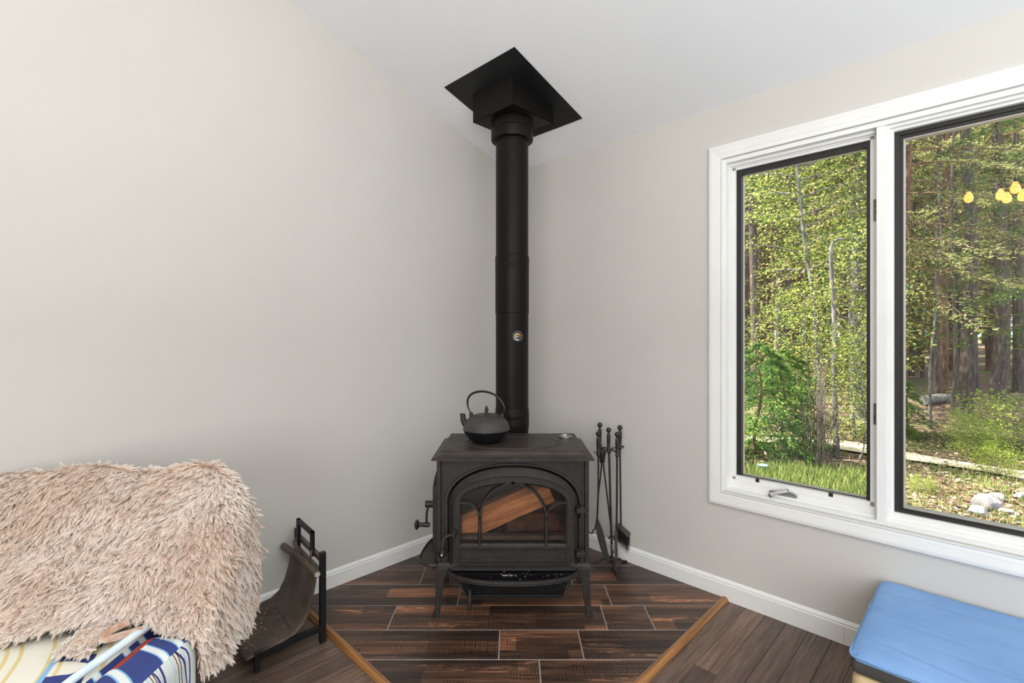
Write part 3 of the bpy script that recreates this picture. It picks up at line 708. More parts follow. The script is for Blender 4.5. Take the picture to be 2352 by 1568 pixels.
# ceiling support
cs = thing('chimney_support', W(0.523, 0.519, 2.532), 'square black metal ceiling support box with wide trim plate around the stove pipe', 'flue support')
u0, u1, v0, v1 = 0.247, 0.8, 0.243, 0.795
bm = B()
t_ = 0.005
for (a, b, c, d) in ((u0, u1, v0, v0 + 0.12), (u0, u1, v1 - 0.12, v1), (u0, u0 + 0.12, v0 + 0.12, v1 - 0.12), (u1 - 0.124, u1, v0 + 0.12, v1 - 0.12)):
    prism(bm, [(c, ceil_z(c) - t_), (d, ceil_z(d) - t_), (d, ceil_z(d)), (c, ceil_z(c))], a, b, lambda v, z, u: W(u, v, z))
plate = obj('trim_plate', bm, M['black'], cs, smooth=False)
bm = B(); b0, b1, c0, c1 = 0.362, 0.681, 0.358, 0.681; zb = 2.5325; th = 0.003
for (a, b, c, d) in ((b0, b1, c0, c0 + th), (b0, b1, c1 - th, c1), (b0, b0 + th, c0, c1), (b1 - th, b1, c0, c1)):
    prism(bm, [(c, zb), (d, zb), (d, ceil_z(d) - t_), (c, ceil_z(c) - t_)], a, b, lambda v, z, u: W(u, v, z))
box(bm, b0, b1, c0, c1, zb, zb + 0.003, WX)
obj('box', bm, M['pipe'], cs, smooth=False)
for (u, v) in ((u0 + 0.03, v1 - 0.03), (u1 - 0.03, v1 - 0.03), (u1 - 0.03, v0 + 0.03), (u0 + 0.03, v0 + 0.03), (0.74, 0.52), (0.74, 0.70), (0.74, 0.34)):
    bm = B(); lathe(bm, [(0.005, 0.0), (0.005, 0.0025), (0.002, 0.004)], W(u, v, ceil_z(v) - t_), 8, axis=(0, 0, -1)); obj('screw', bm, M['pipe'], cs)

# magnetic thermometer on the pipe
def thermometer(name, loc, axis, up, r, label, face, ringm):
    """round dial, local frame from axis (towards the viewer) and up"""
    loc = Vector(loc); axis = Vector(axis).normalized(); up = Vector(up); up = (up - axis * up.dot(axis)).normalized(); rt = up.cross(axis)
    th_ = thing(name, loc, label, 'thermometer')
    bm = B(); lathe(bm, [(r * 0.94, 0.0), (r, 0.002), (r, 0.007), (r * 0.95, 0.0085), (r * 0.9, 0.0085), (r * 0.88, 0.006), (0, 0.006)], loc, 32, axis=axis); case = obj('case', bm, ringm, th_, angle=30)
    bm = B(); lathe(bm, [(r * 0.885, 0.0062), (0, 0.0066)], loc, 32, axis=axis, cap=False); dial = obj('dial', bm, face, th_)
    def sector(a0, a1, r0, r1, m, nm='scale_band'):
        bm = B(); n = 14
        inn = [loc + axis * 0.0072 + (rt * math.sin(a) + up * math.cos(a)) * r0 for a in (a0 + (a1 - a0) * k / n for k in range(n + 1))]
        out = [loc + axis * 0.0072 + (rt * math.sin(a) + up * math.cos(a)) * r1 for a in (a0 + (a1 - a0) * k / n for k in range(n + 1))]
        loft(bm, [inn, out], cap=False, closed=False); obj(nm, bm, m, dial, smooth=False)
    R_ = math.radians
    sector(R_(-135), R_(-8), r * 0.30, r * 0.53, simple('scale_yellow', lin(205, 200, 110), lin(190, 190, 105), 0.5))
    sector(R_(-8), R_(55), r * 0.30, r * 0.53, simple('scale_orange', lin(214, 120, 70), lin(205, 100, 60), 0.5))
    sector(R_(55), R_(115), r * 0.30, r * 0.53, simple('scale_red', lin(165, 60, 55), lin(150, 50, 48), 0.5))
    wm = simple('dial_white', lin(215, 212, 210), lin(205, 200, 205), 0.5)
    for k in range(9):
        a = R_(-140 + 280 * k / 8); sector(a - 0.055, a + 0.055, r * 0.70, r * 0.80, wm, 'scale_mark')
    sector(R_(150), R_(210), r * 0.40, r * 0.62, wm, 'scale_plate')
    bm = B(); lathe(bm, [(r * 0.14, 0.0066), (r * 0.14, 0.009), (r * 0.09, 0.0095), (r * 0.05, 0.008)], loc, 14, axis=axis); obj('hub', bm, wm, dial)
    bm = B(); bar(bm, [loc + axis * 0.0085, loc + axis * 0.0085 + (rt * math.sin(R_(-128)) + up * math.cos(R_(-128))) * r * 0.7], r * 0.09, 0.0008, up=axis); obj('needle', bm, wm, dial)
    return th_
tang = math.radians(-90 + 17); tax = Vector((math.cos(tang), math.sin(tang), 0))
zt = 1.33 - (772.5 - 768) * 2.68 / 1125
thermometer('thermometer', Vector((PX, PY, zt)) + tax * 0.0930, tax, (0.12, 0, 1), 0.0345, 'small round magnetic thermometer with yellow to red dial on the stove pipe', M['enamel'], simple('thermometer_rim', (0.03, 0.03, 0.032, 1), (0.05, 0.05, 0.05, 1), 0.25, 0.6))
thermometer('thermometer', (0.283, 2.596, 0.786), (0, 0, 1), (-0.3, 1, 0), 0.0340, 'round steel rimmed thermometer lying flat on the rear right of the stove top', M['enamel'], M['chrome'])

# ---------------------------------------------------------------- tea kettle
KX, KY, KZ = -0.129, 2.478, 0.7886
kettle = thing('tea_kettle', (KX, KY, KZ), 'black cast iron tea kettle with hoop handle on the left of the stove top', 'kettle')
kt = NT('hobnail_iron')
cv = kt.n('ShaderNodeTexCoord').outputs['Object']
wv = kt.n('ShaderNodeTexWave', bands_direction='DIAGONAL'); wv.inputs['Scale'].default_value = 62; kt.l(cv, wv.inputs['Vector'])
mp = kt.n('ShaderNodeMapping'); mp.inputs['Scale'].default_value = (-1, -1, 1); kt.l(cv, mp.inputs['Vector'])
wv2 = kt.n('ShaderNodeTexWave', bands_direction='DIAGONAL'); wv2.inputs['Scale'].default_value = 62; kt.l(mp.outputs[0], wv2.inputs['Vector'])
kt.bump(kt.math('MULTIPLY', wv.outputs['Fac'], wv2.outputs['Fac']), 0.9, 0.0012)
M['hobnail'] = kt.set((0.040, 0.036, 0.034, 1), 0.45)
bm = B(); lathe(bm, [(0.062, 0.0), (0.070, 0.002), (0.088, 0.016), (0.105, 0.037), (0.1155, 0.056), (0.1175, 0.063)], (KX, KY, KZ), 48); obj('lower_body', bm, M['enamel'], kettle)
bm = B(); lathe(bm, [(0.1165, 0.0625), (0.1185, 0.064), (0.1185, 0.066), (0.115, 0.083), (0.107, 0.100), (0.095, 0.115), (0.080, 0.126), (0.067, 0.131), (0.063, 0.134), (0.061, 0.133)], (KX, KY, KZ), 48); kb = obj('upper_body', bm, M['hobnail'], kettle)
bm = B(); lathe(bm, [(0.062, 0.131), (0.063, 0.134), (0.060, 0.1365), (0.050, 0.136), (0.03, 0.139), (0.006, 0.141), (0, 0.141)], (KX, KY, KZ), 40); kl = obj('kettle_lid', bm, M['iron_top'], kettle)
bm = B(); lathe(bm, [(0.0075, 0.139), (0.0085, 0.147), (0.0075, 0.149), (0.010, 0.157), (0.0098, 0.163), (0.0065, 0.173), (0.002, 0.181), (0, 0.182)], (KX, KY, KZ), 16); obj('knob', bm, IR, kl)
kd = Vector((math.cos(math.radians(-13)), math.sin(math.radians(-13)), 0))   # left-back to right-front
kp = lambda s, z, d=0.0: Vector((KX, KY, KZ)) + kd * s + Vector((-kd.y, kd.x, 0)) * d + Vector((0, 0, z))
hp = [(-0.083, 0.137), (-0.089, 0.152), (-0.0985, 0.175), (-0.1005, 0.201), (-0.093, 0.224), (-0.075, 0.241), (-0.048, 0.2505), (-0.017, 0.2535), (0.020, 0.247), (0.053, 0.231), (0.078, 0.206), (0.0925, 0.176), (0.0905, 0.152), (0.0815, 0.130)]
bm = B(); P_ = smoothpath([kp(a, b) for a, b in hp], 4)
tube(bm, P_, [0.0030 + 0.0026 * math.sin(PI * min(1, max(0, i / (len(P_) - 1)))) ** 0.6 for i in range(len(P_))], 10); obj('handle', bm, M['enamel'], kettle)
for s_ in (-1, 1):
    bm = B()
    c_ = kp(s_ * 0.0785, 0.118)
    lathe(bm, [(0.012, 0.0), (0.011, 0.012), (0.0095, 0.022), (0.006, 0.028), (0, 0.029)], c_, 14, axis=(s_ * 0.12, 0, 1)); obj('lug', bm, IR, kettle)
bm = B()
sp = [(-0.098, 0.078, 0.020), (-0.112, 0.090, 0.0175), (-0.1195, 0.105, 0.0150), (-0.122, 0.122, 0.0135), (-0.124, 0.139, 0.0135)]
rings = []
for i, (s_, z, r) in enumerate(sp):
    c_ = Vector((KX + s_ * 0.985, KY + 0.012, KZ + z)); t = Vector((-1, 0.1, 0.9)) if i < 2 else Vector((-0.25, 0, 1)); t.normalize()
    if i == len(sp) - 1: t = Vector((0.1, 0, 1)).normalized()
    a = t.cross(Vector((0, 1, 0))).normalized(); b = t.cross(a)
    rings.append([c_ + (a * math.cos(q) + b * math.sin(q) * 0.9) * r for q in (2 * PI * k / 16 for k in range(16))])
rings.append([r_ * 1 + (sum(rings[-1], Vector()) / 16 - r_) * 0.25 for r_ in rings[-1]])
rings.append([r_ - Vector((0, 0, 0.012)) for r_ in rings[-1]])
loft(bm, rings); obj('spout', bm, IR, kettle)

# ---------------------------------------------------------------- fire tools
FB = Vector((0.572, 2.800, hz))
TL = Vector((0.555, 2.805, 0.67))
tstand = thing('fire_tool_stand', FB, 'black wrought iron fire tool stand with three curled feet right of the stove', 'tool stand')
bm = B(); tube(bm, [FB + Vector((0, 0, 0.02)), (0.5555, 2.806, 0.67), (0.5545, 2.806, 0.70)], 0.0062, 10); obj('pole', bm, M['tool'], tstand)
def gripprof(): return [(0.0055, -0.110), (0.0095, -0.108), (0.0105, -0.104), (0.0105, -0.098), (0.0085, -0.095), (0.0095, -0.06), (0.0108, -0.03), (0.0112, -0.024), (0.0095, -0.019), (0.0108, -0.014), (0.0075, -0.005), (0.0055, 0.0), (0.0065, 0.003)] + [(0.0146 * math.sin(a), 0.0155 - 0.0146 * math.cos(a)) for a in [PI * k / 10 for k in range(2, 11)]]
bm = B(); lathe(bm, gripprof(), (0.5535, 2.806, 0.768), 16); obj('grip', bm, M['tool'], tstand)
bm = B()
for q in (Vector((-0.083, -0.052, -0.004)), Vector((0.046, -0.050, -0.008)), Vector((-0.036, 0.058, 0.003)), Vector((0.088, 0.058, 0.0))):
    p0 = TL + Vector((0, 0, -0.012)); p1 = TL + q
    bar(bm, smoothpath([p0, p0 + (p1 - p0) * 0.35 + Vector((0, 0, 0.014)), p0 + (p1 - p0) * 0.75 + Vector((0, 0, 0.004)), p1, p1 + q.normalized() * 0.012 + Vector((0, 0, 0.008))], 4), 0.011, 0.0045)
obj('hook_arm', bm, M['tool_worn'], tstand, bevel=0)
bm = B(); lathe(bm, [(0.006, -0.02), (0.012, -0.016), (0.013, 0.0), (0.010, 0.008), (0.006, 0.012)], TL, 14); obj('collar', bm, M['tool'], tstand)
for (fx, fy, nm) in ((0.5757, 2.678, 'f'), (0.4685, 2.819, 'l'), (0.6600, 2.842, 'r')):
    bm = B(); e = Vector((fx, fy, hz + 0.005)); s_ = FB + Vector((0, 0, 0.030)); d_ = e - s_; d_.z = 0
    bar(bm, smoothpath([s_, s_ + d_ * 0.28 + Vector((0, 0, 0.006)), s_ + d_ * 0.55 + Vector((0, 0, -0.004)), s_ + d_ * 0.80 + Vector((0, 0, -0.022)), Vector((e.x, e.y, hz + 0.0035)) - d_ * 0.03, Vector((e.x, e.y, hz + 0.0045)) + d_ * 0.05], 5), 0.017, 0.007); obj('foot', bm, M['tool'], tstand, bevel=0.001)
bm = B(); lathe(bm, [(0.016, 0.018), (0.017, 0.026), (0.012, 0.036), (0.0075, 0.042)], FB, 16); obj('base_hub', bm, M['tool'], tstand)
def tool(name, px, py, ztop, label):
    t = thing(name, (px, py, ztop - 0.7), label, 'fire tool')
    bm = B(); lathe(bm, gripprof(), (px, py, ztop - 0.030), 16); obj('grip', bm, M['tool'], t); return t
# shovel (left front)
sx, sy = 0.4845, 2.752
t = tool('fire_shovel', sx, sy, 0.787, 'black fire shovel hanging nearest the stove, blade turned sideways')
bm = B(); tube(bm, smoothpath([(sx, sy, 0.652), (sx + 0.001, sy, 0.55), (sx - 0.001, sy + 0.002, 0.40), (sx - 0.007, sy + 0.004, 0.27)], 4), 0.0048, 8); obj('rod', bm, M['tool'], t)
bm = B()
ol = [(-0.004, 0.30), (0.010, 0.27), (0.028, 0.225), (0.044, 0.165), (0.055, 0.110), (0.066, 0.072), (0.068, 0.058), (0.052, 0.060), (0.030, 0.085), (0.014, 0.125), (-0.002, 0.185), (-0.006, 0.222), (-0.018, 0.240), (-0.012, 0.262)]
prism(bm, ol, sy - 0.006, sy + 0.004, lambda a, z, y: Vector((sx + a, y + 0.02 * math.sin((z - 0.05) * 9), z)))
obj('blade', bm, M['tool'], t, bevel=0.002)
bm = B(); tube(bm, smoothpath([(sx - 0.010, sy, 0.245), (sx - 0.028, sy, 0.232), (sx - 0.036, sy, 0.212), (sx - 0.052, sy, 0.222)], 4), 0.004, 8); obj('hook', bm, M['tool'], t)
# tongs (left back)
tx, ty = 0.5145, 2.868
t = tool('fire_tongs', tx, ty, 0.815, 'black fire tongs with two long crossed legs hanging at the back left of the stand')
bm = B(); lathe(bm, [(0.005, 0.02), (0.012, 0.018), (0.0225, 0.006), (0.0235, -0.006), (0.020, -0.025), (0.0155, -0.045), (0.0150, -0.062), (0.011, -0.068), (0.004, -0.070)], (tx + 0.013, ty - 0.005, 0.648), 12); obj('pivot', bm, M['tool'], t)
bm = B(); tube(bm, smoothpath([(tx + 0.010, ty - 0.005, 0.58), (tx + 0.002, ty - 0.008, 0.50), (tx - 0.012, ty - 0.010, 0.38), (tx - 0.020, ty - 0.02, 0.26)], 3), 0.0042, 8); obj('leg', bm, M['tool'], t)
bm = B(); tube(bm, smoothpath([(tx + 0.018, ty - 0.005, 0.58), (tx + 0.032, ty - 0.012, 0.46), (tx + 0.050, ty - 0.02, 0.30), (tx + 0.064, ty - 0.030, 0.165), (tx + 0.062, ty - 0.034, 0.120), (tx + 0.066, ty - 0.036, 0.075)], 3), 0.0044, 8); obj('leg', bm, M['tool'], t)
bm = B(); tube(bm, smoothpath([(tx + 0.064, ty - 0.034, 0.165), (tx + 0.050, ty - 0.034, 0.158), (tx + 0.042, ty - 0.034, 0.148)], 3), [0.006] * 3 + [0.005] * 3 + [0.002], 8)
tube(bm, [(tx + 0.056, ty - 0.036, 0.168), (tx + 0.078, ty - 0.036, 0.160), (tx + 0.080, ty - 0.036, 0.145)], 0.006, 8); obj('claw', bm, M['tool'], t)
# poker (right front)
kx, ky = 0.5915, 2.755
t = tool('fire_poker', kx, ky, 0.782, 'black fire poker with flattened hooked tip hanging at the front right of the stand')
bm = B(); tube(bm, [(kx, ky, 0.65), (kx - 0.001, ky + 0.002, 0.40), (kx - 0.003, ky + 0.004, 0.22)], 0.0058, 8); obj('rod', bm, M['tool'], t)
bm = B(); bar(bm, smoothpath([(kx - 0.003, ky + 0.004, 0.225), (kx - 0.006, ky + 0.004, 0.19), (kx - 0.006, ky + 0.004, 0.14), (kx - 0.004, ky + 0.004, 0.10), (kx - 0.006, ky + 0.004, 0.068)], 4), 0.015, 0.007, up=Vector((0, 1, 0)))
tube(bm, smoothpath([(kx - 0.006, ky + 0.003, 0.125), (kx - 0.018, ky, 0.108), (kx - 0.030, ky - 0.003, 0.118), (kx - 0.034, ky - 0.004, 0.140), (kx - 0.028, ky - 0.004, 0.152)], 4), [0.007] + [0.0062] * 10 + [0.005] * 5 + [0.003], 8); obj('tip', bm, M['tool_worn'], t)
# brush (right back)
bx, by = 0.6315, 2.865
t = tool('hearth_brush', bx, by, 0.800, 'black hearth brush with drooping bristles hanging at the back right of the stand')
bm = B(); tube(bm, [(bx, by, 0.66), (bx + 0.001, by - 0.01, 0.40), (bx - 0.001, by - 0.03, 0.225)], 0.0048, 8); obj('rod', bm, M['tool'], t)
bm = B(); hd = Vector((0.045, -0.052, -0.034)); hc_ = Vector((bx + 0.010, by - 0.030, 0.198))
bar(bm, [hc_ - hd * 0.62, hc_ + hd * 0.62], 0.036, 0.024, up=Vector((0, 0, 1))); obj('head', bm, M['tool_worn'], t, bevel=0.008, seg=3)
bm = B()
for k in range(420):
    a, b = random.uniform(-0.55, 0.58), random.uniform(-0.5, 0.5)
    p = hc_ + hd * a + Vector((0.022, 0.024, 0)) * b + Vector((0, 0, -0.010)); L_ = random.uniform(0.075, 0.105)
    q = p + Vector((random.uniform(-0.004, 0.008), random.uniform(-0.006, 0.004), -L_))
    s_ = Vector((0.0009, 0, 0)).lerp(Vector((0, 0.0009, 0)), random.random())
    vs = [bm.verts.new(c) for c in (p - s_, p + s_, q)]
    bm.faces.new(vs)
    vs = [bm.verts.new(c) for c in (p - Vector((s_.y, s_.x, 0)), p + Vector((s_.y, s_.x, 0)), q)]; bm.faces.new(vs)
bo = obj('bristles', bm, M['bristle'], t, smooth=False); bo['kind'] = 'stuff'

# ---------------------------------------------------------------- log rack
lr = thing('log_rack', W(0.22, 1.65, 0), 'black steel log rack with a sagging brown leather sling beside the left wall', 'log rack')
RX = lambda a, b, z: W(0.396 - a, 1.572 - 0.09 * a + b, z)       # a: towards the wall, b: along the wall away from the stove
q = 0.0122
bm = B(); box(bm, -q, q, -q, q, 0, 0.388, RX); obj('post', bm, M['black'], lr, smooth=False, bevel=0.0015)
bm = B(); box(bm, 0.345 - q, 0.345 + q, -q, q, 0, 0.388, RX); obj('post', bm, M['black'], lr, smooth=False, bevel=0.0015)
bm = B(); box(bm, q, 0.345 - q, -0.009, 0.009, 0.345, 0.363, RX); obj('crossbar', bm, M['tool_worn'], lr, smooth=False, bevel=0.001)
bm = B(); box(bm, q, 0.345 - q, -0.008, 0.008, 0.285, 0.302, RX); obj('crossbar', bm, M['tool_worn'], lr, smooth=False, bevel=0.001)
bm = B(); box(bm, -0.010, 0.010, q, 0.275, 0.052, 0.076, RX); obj('rail', bm, M['black'], lr, smooth=False, bevel=0.0015)
bm = B(); box(bm, 0.335, 0.355, q, 0.275, 0.052, 0.076, RX); obj('rail', bm, M['black'], lr, smooth=False, bevel=0.0015)
bm = B(); box(bm, -0.010, 0.355, 0.255, 0.275, 0.030, 0.052, RX); box(bm, -0.010, 0.010, 0.255, 0.275, 0.0, 0.03, RX); box(bm, 0.335, 0.355, 0.255, 0.275, 0.0, 0.03, RX); obj('rear_foot', bm, M['black'], lr, smooth=False, bevel=0.0015)
bm = B()
for (a0, a1, z0, z1) in ((0.085, 0.107, 0.363, 0.452), (0.278, 0.300, 0.363, 0.452), (0.085, 0.300, 0.434, 0.452)): box(bm, a0, a1, -0.008 + 0.012, 0.008 + 0.012, z0 - 0.02 if z0 < 0.4 else z0, z1, RX)
obj('carry_handle', bm, M['black'], lr, smooth=False, bevel=0.001)
M['leather'] = simple('worn_brown_leather', (0.046, 0.032, 0.023, 1), (0.118, 0.086, 0.062, 1), 0.62, scale=7, bump=0.3, bscale=120)
def slingpt(a, s):
    pr = [(0.030, 0.298), (0.034, 0.270), (0.045, 0.215), (0.062, 0.158), (0.088, 0.112), (0.125, 0.088), (0.18, 0.079), (0.25, 0.077), (0.305, 0.066)]
    f = s * (len(pr) - 1); i = min(int(f), len(pr) - 2); g = f - i
    b = pr[i][0] * (1 - g) + pr[i + 1][0] * g; z = pr[i][1] * (1 - g) + pr[i + 1][1] * g
    am = (a - 0.17) / 0.18
    z -= 0.012 * (1 - am * am) * (s > 0.3); b += 0.012 * (1 - am * am) * (s < 0.6)
    return RX(a, b + 0.004 * math.sin(a * 30), z)
bm = B(); na, ns = 16, 40
rs_ = [[slingpt(-0.006 + 0.362 * i / na, j / ns) for i in range(na + 1)] for j in range(ns + 1)]
loft(bm, rs_, cap=False, closed=False)
sl = obj('sling', bm, M['leather'], lr, angle=60); so = sl.modifiers.new('thick', 'SOLIDIFY'); so.thickness = 0.004; so.offset = 1
bm = B(); tube(bm, [RX(-0.008, 0.026, 0.303), RX(0.18, 0.030, 0.303), RX(0.366, 0.060, 0.312)], 0.0155, 16); obj('sling_hem', bm, M['leather'], sl)
bm = B(); tube(bm, [RX(-0.012, 0.026, 0.303), RX(0.18, 0.030, 0.303), RX(0.374, 0.061, 0.3125)], 0.011, 12); obj('sling_rod', bm, M['alu'], lr)
bm = B()
bar(bm, smoothpath([RX(0.29, 0.020, 0.365), RX(0.288, 0.030, 0.345), RX(0.262, 0.026, 0.32), RX(0.235, 0.024, 0.31)], 4), 0.02, 0.003)
obj('strap', bm, M['leather'], lr); bm = B()
bar(bm, smoothpath([RX(0.088, 0.018, 0.37), RX(0.075, 0.026, 0.352), RX(0.085, 0.026, 0.32), RX(0.082, 0.026, 0.30)], 4), 0.02, 0.003, up=LV)
obj('strap', bm, M['leather'], lr)
# bark crumbs in the sling and on the floor beside it
bm = B()
for k in range(46):
    a = random.uniform(0.03, 0.33); p = slingpt(a, random.uniform(0.62, 0.99)); s_ = random.uniform(0.001, 0.003)
    box(bm, p.x, p.x + s_ * random.uniform(1, 3.5), p.y, p.y + s_ * 1.3, p.z + 0.003, p.z + 0.003 + s_)
cr_ = top('bark_crumbs', bm, simple('bark_crumb', (0.30, 0.18, 0.11, 1), (0.45, 0.32, 0.22, 1), 0.9), 'scattered bark crumbs lying in the leather sling of the log rack', 'bark crumbs', origin=RX(0.2, 0.2, 0.08), smooth=False); cr_['kind'] = 'stuff'

# ---------------------------------------------------------------- armchair
fb = NT('printed_floral_fabric')
pos = fb.coords((1, 1, 1))
def wavebands(rot, scale, dist, stops, ds=1.2, loc=(0, 0, 0), kind='RINGS'):
    w = fb.n('ShaderNodeTexWave', wave_type=kind, rings_direction='Z'); w.inputs['Scale'].default_value = scale; w.inputs['Distortion'].default_value = dist
    w.inputs['Detail'].default_value = 1; w.inputs['Detail Scale'].default_value = ds
    mp = fb.n('ShaderNodeMapping'); mp.inputs['Rotation'].default_value = rot; mp.inputs['Location'].default_value = loc
    fb.l(pos, mp.inputs['Vector']); fb.l(mp.outputs[0], w.inputs['Vector'])
    return fb.ramp(w.outputs['Fac'], stops, 'CONSTANT')
navy, sky_, white_ = lin(50, 66, 130), lin(140, 190, 225), lin(232, 236, 234)
bands = wavebands((0, 0, 0), 2.1, 1.3, ((0, navy), (0.46, sky_), (0.54, white_), (0.84, sky_), (0.90, navy)), loc=(-0.25, 0.42, 0))
ivory, straw = lin(238, 236, 220), lin(226, 208, 150)
seatb = wavebands((0, 0, 0), 3.4, 1.2, ((0, ivory), (0.66, straw), (0.90, ivory)), loc=(0.35, 0.45, 0))
msk = fb.ramp(fb.noise(fb.coords((1, 1, 1)), 3.4, 2, 0.4), ((0, (0, 0, 0, 1)), (0.54, (1, 1, 1, 1))), 'CONSTANT')
sep = fb.n('ShaderNodeSeparateXYZ'); fb.l(fb.n('ShaderNodeNewGeometry').outputs['Position'], sep.inputs[0])
side = fb.n('ShaderNodeSeparateXYZ'); fb.l(fb.n('ShaderNodeNewGeometry').outputs['Normal'], side.inputs[0])
inner = fb.math('LESS_THAN', sep.outputs['X'], -1.012)
isside = fb.math('GREATER_THAN', sep.outputs['X'], -0.868)
leafw = fb.n('ShaderNodeTexWave', bands_direction='DIAGONAL'); leafw.inputs['Scale'].default_value = 2.6; leafw.inputs['Distortion'].default_value = 3.5
fb.l(fb.coords((1, 2.4, 0.7), rot=(0.4, 0, 0)), leafw.inputs['Vector'])
stems = fb.ramp(leafw.outputs['Fac'], ((0, white_), (0.52, lin(120, 160, 150)), (0.56, white_), (0.74, lin(190, 205, 215)), (0.78, white_), (0.93, lin(70, 120, 105)), (0.965, lin(196, 92, 50)), (0.985, white_)), 'CONSTANT')
blot = fb.ramp(fb.noise(fb.coords((4, 9, 2.2)), 1.9, 1), ((0, white_), (0.62, lin(88, 70, 140)), (0.645, lin(50, 60, 130)), (0.67, white_)), 'CONSTANT')
sidecol = fb.mix(1.0, stems, blot, 'MULTIPLY')
sl_ = fb.math('ADD', fb.math('ADD', sep.outputs['X'], 1.105), fb.math('MULTIPLY', fb.math('SUBTRACT', sep.outputs['Y'], 1.25), 0.45))
nav = fb.math('LESS_THAN', fb.math('ABSOLUTE', sl_), 0.046)
nav = fb.math('MULTIPLY', nav, fb.math('SUBTRACT', 1.0, fb.ramp(fb.noise(fb.coords((1, 2.4, 1), rot=(0, 0, 0.5)), 11, 1), ((0, (0, 0, 0, 1)), (0.56, (1, 1, 1, 1))), 'CONSTANT')))
edg = fb.math('LESS_THAN', fb.math('ABSOLUTE', fb.math('ADD', sl_, 0.050)), 0.007)
seatb = fb.mix(edg, fb.mix(nav, seatb, navy), sky_)
redm = fb.math('MULTIPLY', fb.math('LESS_THAN', fb.math('ABSOLUTE', fb.math('ADD', sep.outputs['X'], 0.968)), 0.011), fb.math('GREATER_THAN', sep.outputs['Y'], 1.19))
col = fb.mix(inner, fb.mix(redm, bands, lin(168, 54, 36)), seatb)
col = fb.mix(isside, col, sidecol)
fb.bump(fb.noise(fb.coords((1, 1, 1)), 500, 2), 0.1, 0.0006)
M['fabric'] = fb.set(col, 0.8)
M['piping'] = simple('pale_blue_piping', lin(205, 224, 230), lin(222, 234, 236), 0.7, scale=30)

chair = thing('armchair', (-1.30, 1.35, 0), 'armchair in white fabric printed with navy bands and leaves, under a sheepskin', 'armchair')
def rbox(bm, x0, x1, y0, y1, z0, z1, r=0.04, n=4):
    """rounded block made of stacked rounded rectangles"""
    def rr(ins, z):
        out = []
        for cx_, cy_, a0 in ((x1 - r, y1 - r, 0), (x0 + r, y1 - r, PI / 2), (x0 + r, y0 + r, PI), (x1 - r, y0 + r, 1.5 * PI)):
            for k in range(n + 1):
                a = a0 + PI / 2 * k / n; out.append(Vector((cx_ + (r - ins) * math.cos(a), cy_ + (r - ins) * math.sin(a), z)))
        return out
    rings = [rr(r * (1 - math.cos(t)), z0 + r * (1 - math.sin(t))) for t in (PI / 2 * k / n for k in range(n))][::1]
    rings = [rr(r * (1 - math.sin(t)), z0 + r * (1 - math.cos(t))) for t in (PI / 2 * k / n for k in range(n + 1))] + [rr(r * (1 - math.cos(t)), z1 - r * (1 - math.sin(t))) for t in (PI / 2 * k / n for k in range(n + 1))]
    loft(bm, rings)
bm = B(); rbox(bm, -1.72, -0.862, 0.98, 1.33, 0.07, 0.40, 0.03); obj('seat_base', bm, M['fabric'], chair, angle=50)
for nm, xa, xb in (('arm', -1.000, -0.848), ('arm', -1.735, -1.585)):
    bm = B(); rbox(bm, xa, xb, 0.96, 1.345, 0.10, 0.520, 0.045, 5); obj(nm, bm, M['fabric'], chair, angle=50)
bm = B(); rbox(bm, -1.590, -0.995, 0.97, 1.45, 0.385, 0.515, 0.045, 5); obj('seat_cushion', bm, M['fabric'], chair, angle=50)
bm = B()
prism(bm, [(1.31, 0.36), (1.40, 0.36), (1.68, 0.64), (1.70, 0.82), (1.665, 0.850), (1.635, 0.838), (1.50, 0.66)], -1.715, -1.02, lambda y, z, x: Vector((x, y, z)))
obj('backrest', bm, M['fabric'], chair, bevel=0.03, seg=4, angle=50)
bm = B(); tube(bm, smoothpath([(-0.992, 1.42, 0.52), (-0.990, 1.33, 0.537), (-1.004, 1.23, 0.534), (-1.022, 1.14, 0.528), (-1.030, 1.00, 0.518)], 5), 0.0105, 10); obj('piping', bm, M['piping'], chair)
for x in (-1.66, -0.92):
    for y in (1.04, 1.28):
        bm = B(); box(bm, x - 0.022, x + 0.022, y - 0.022, y + 0.022, 0, 0.10); obj('leg', bm, M['oak'], chair, smooth=False, bevel=0.004)

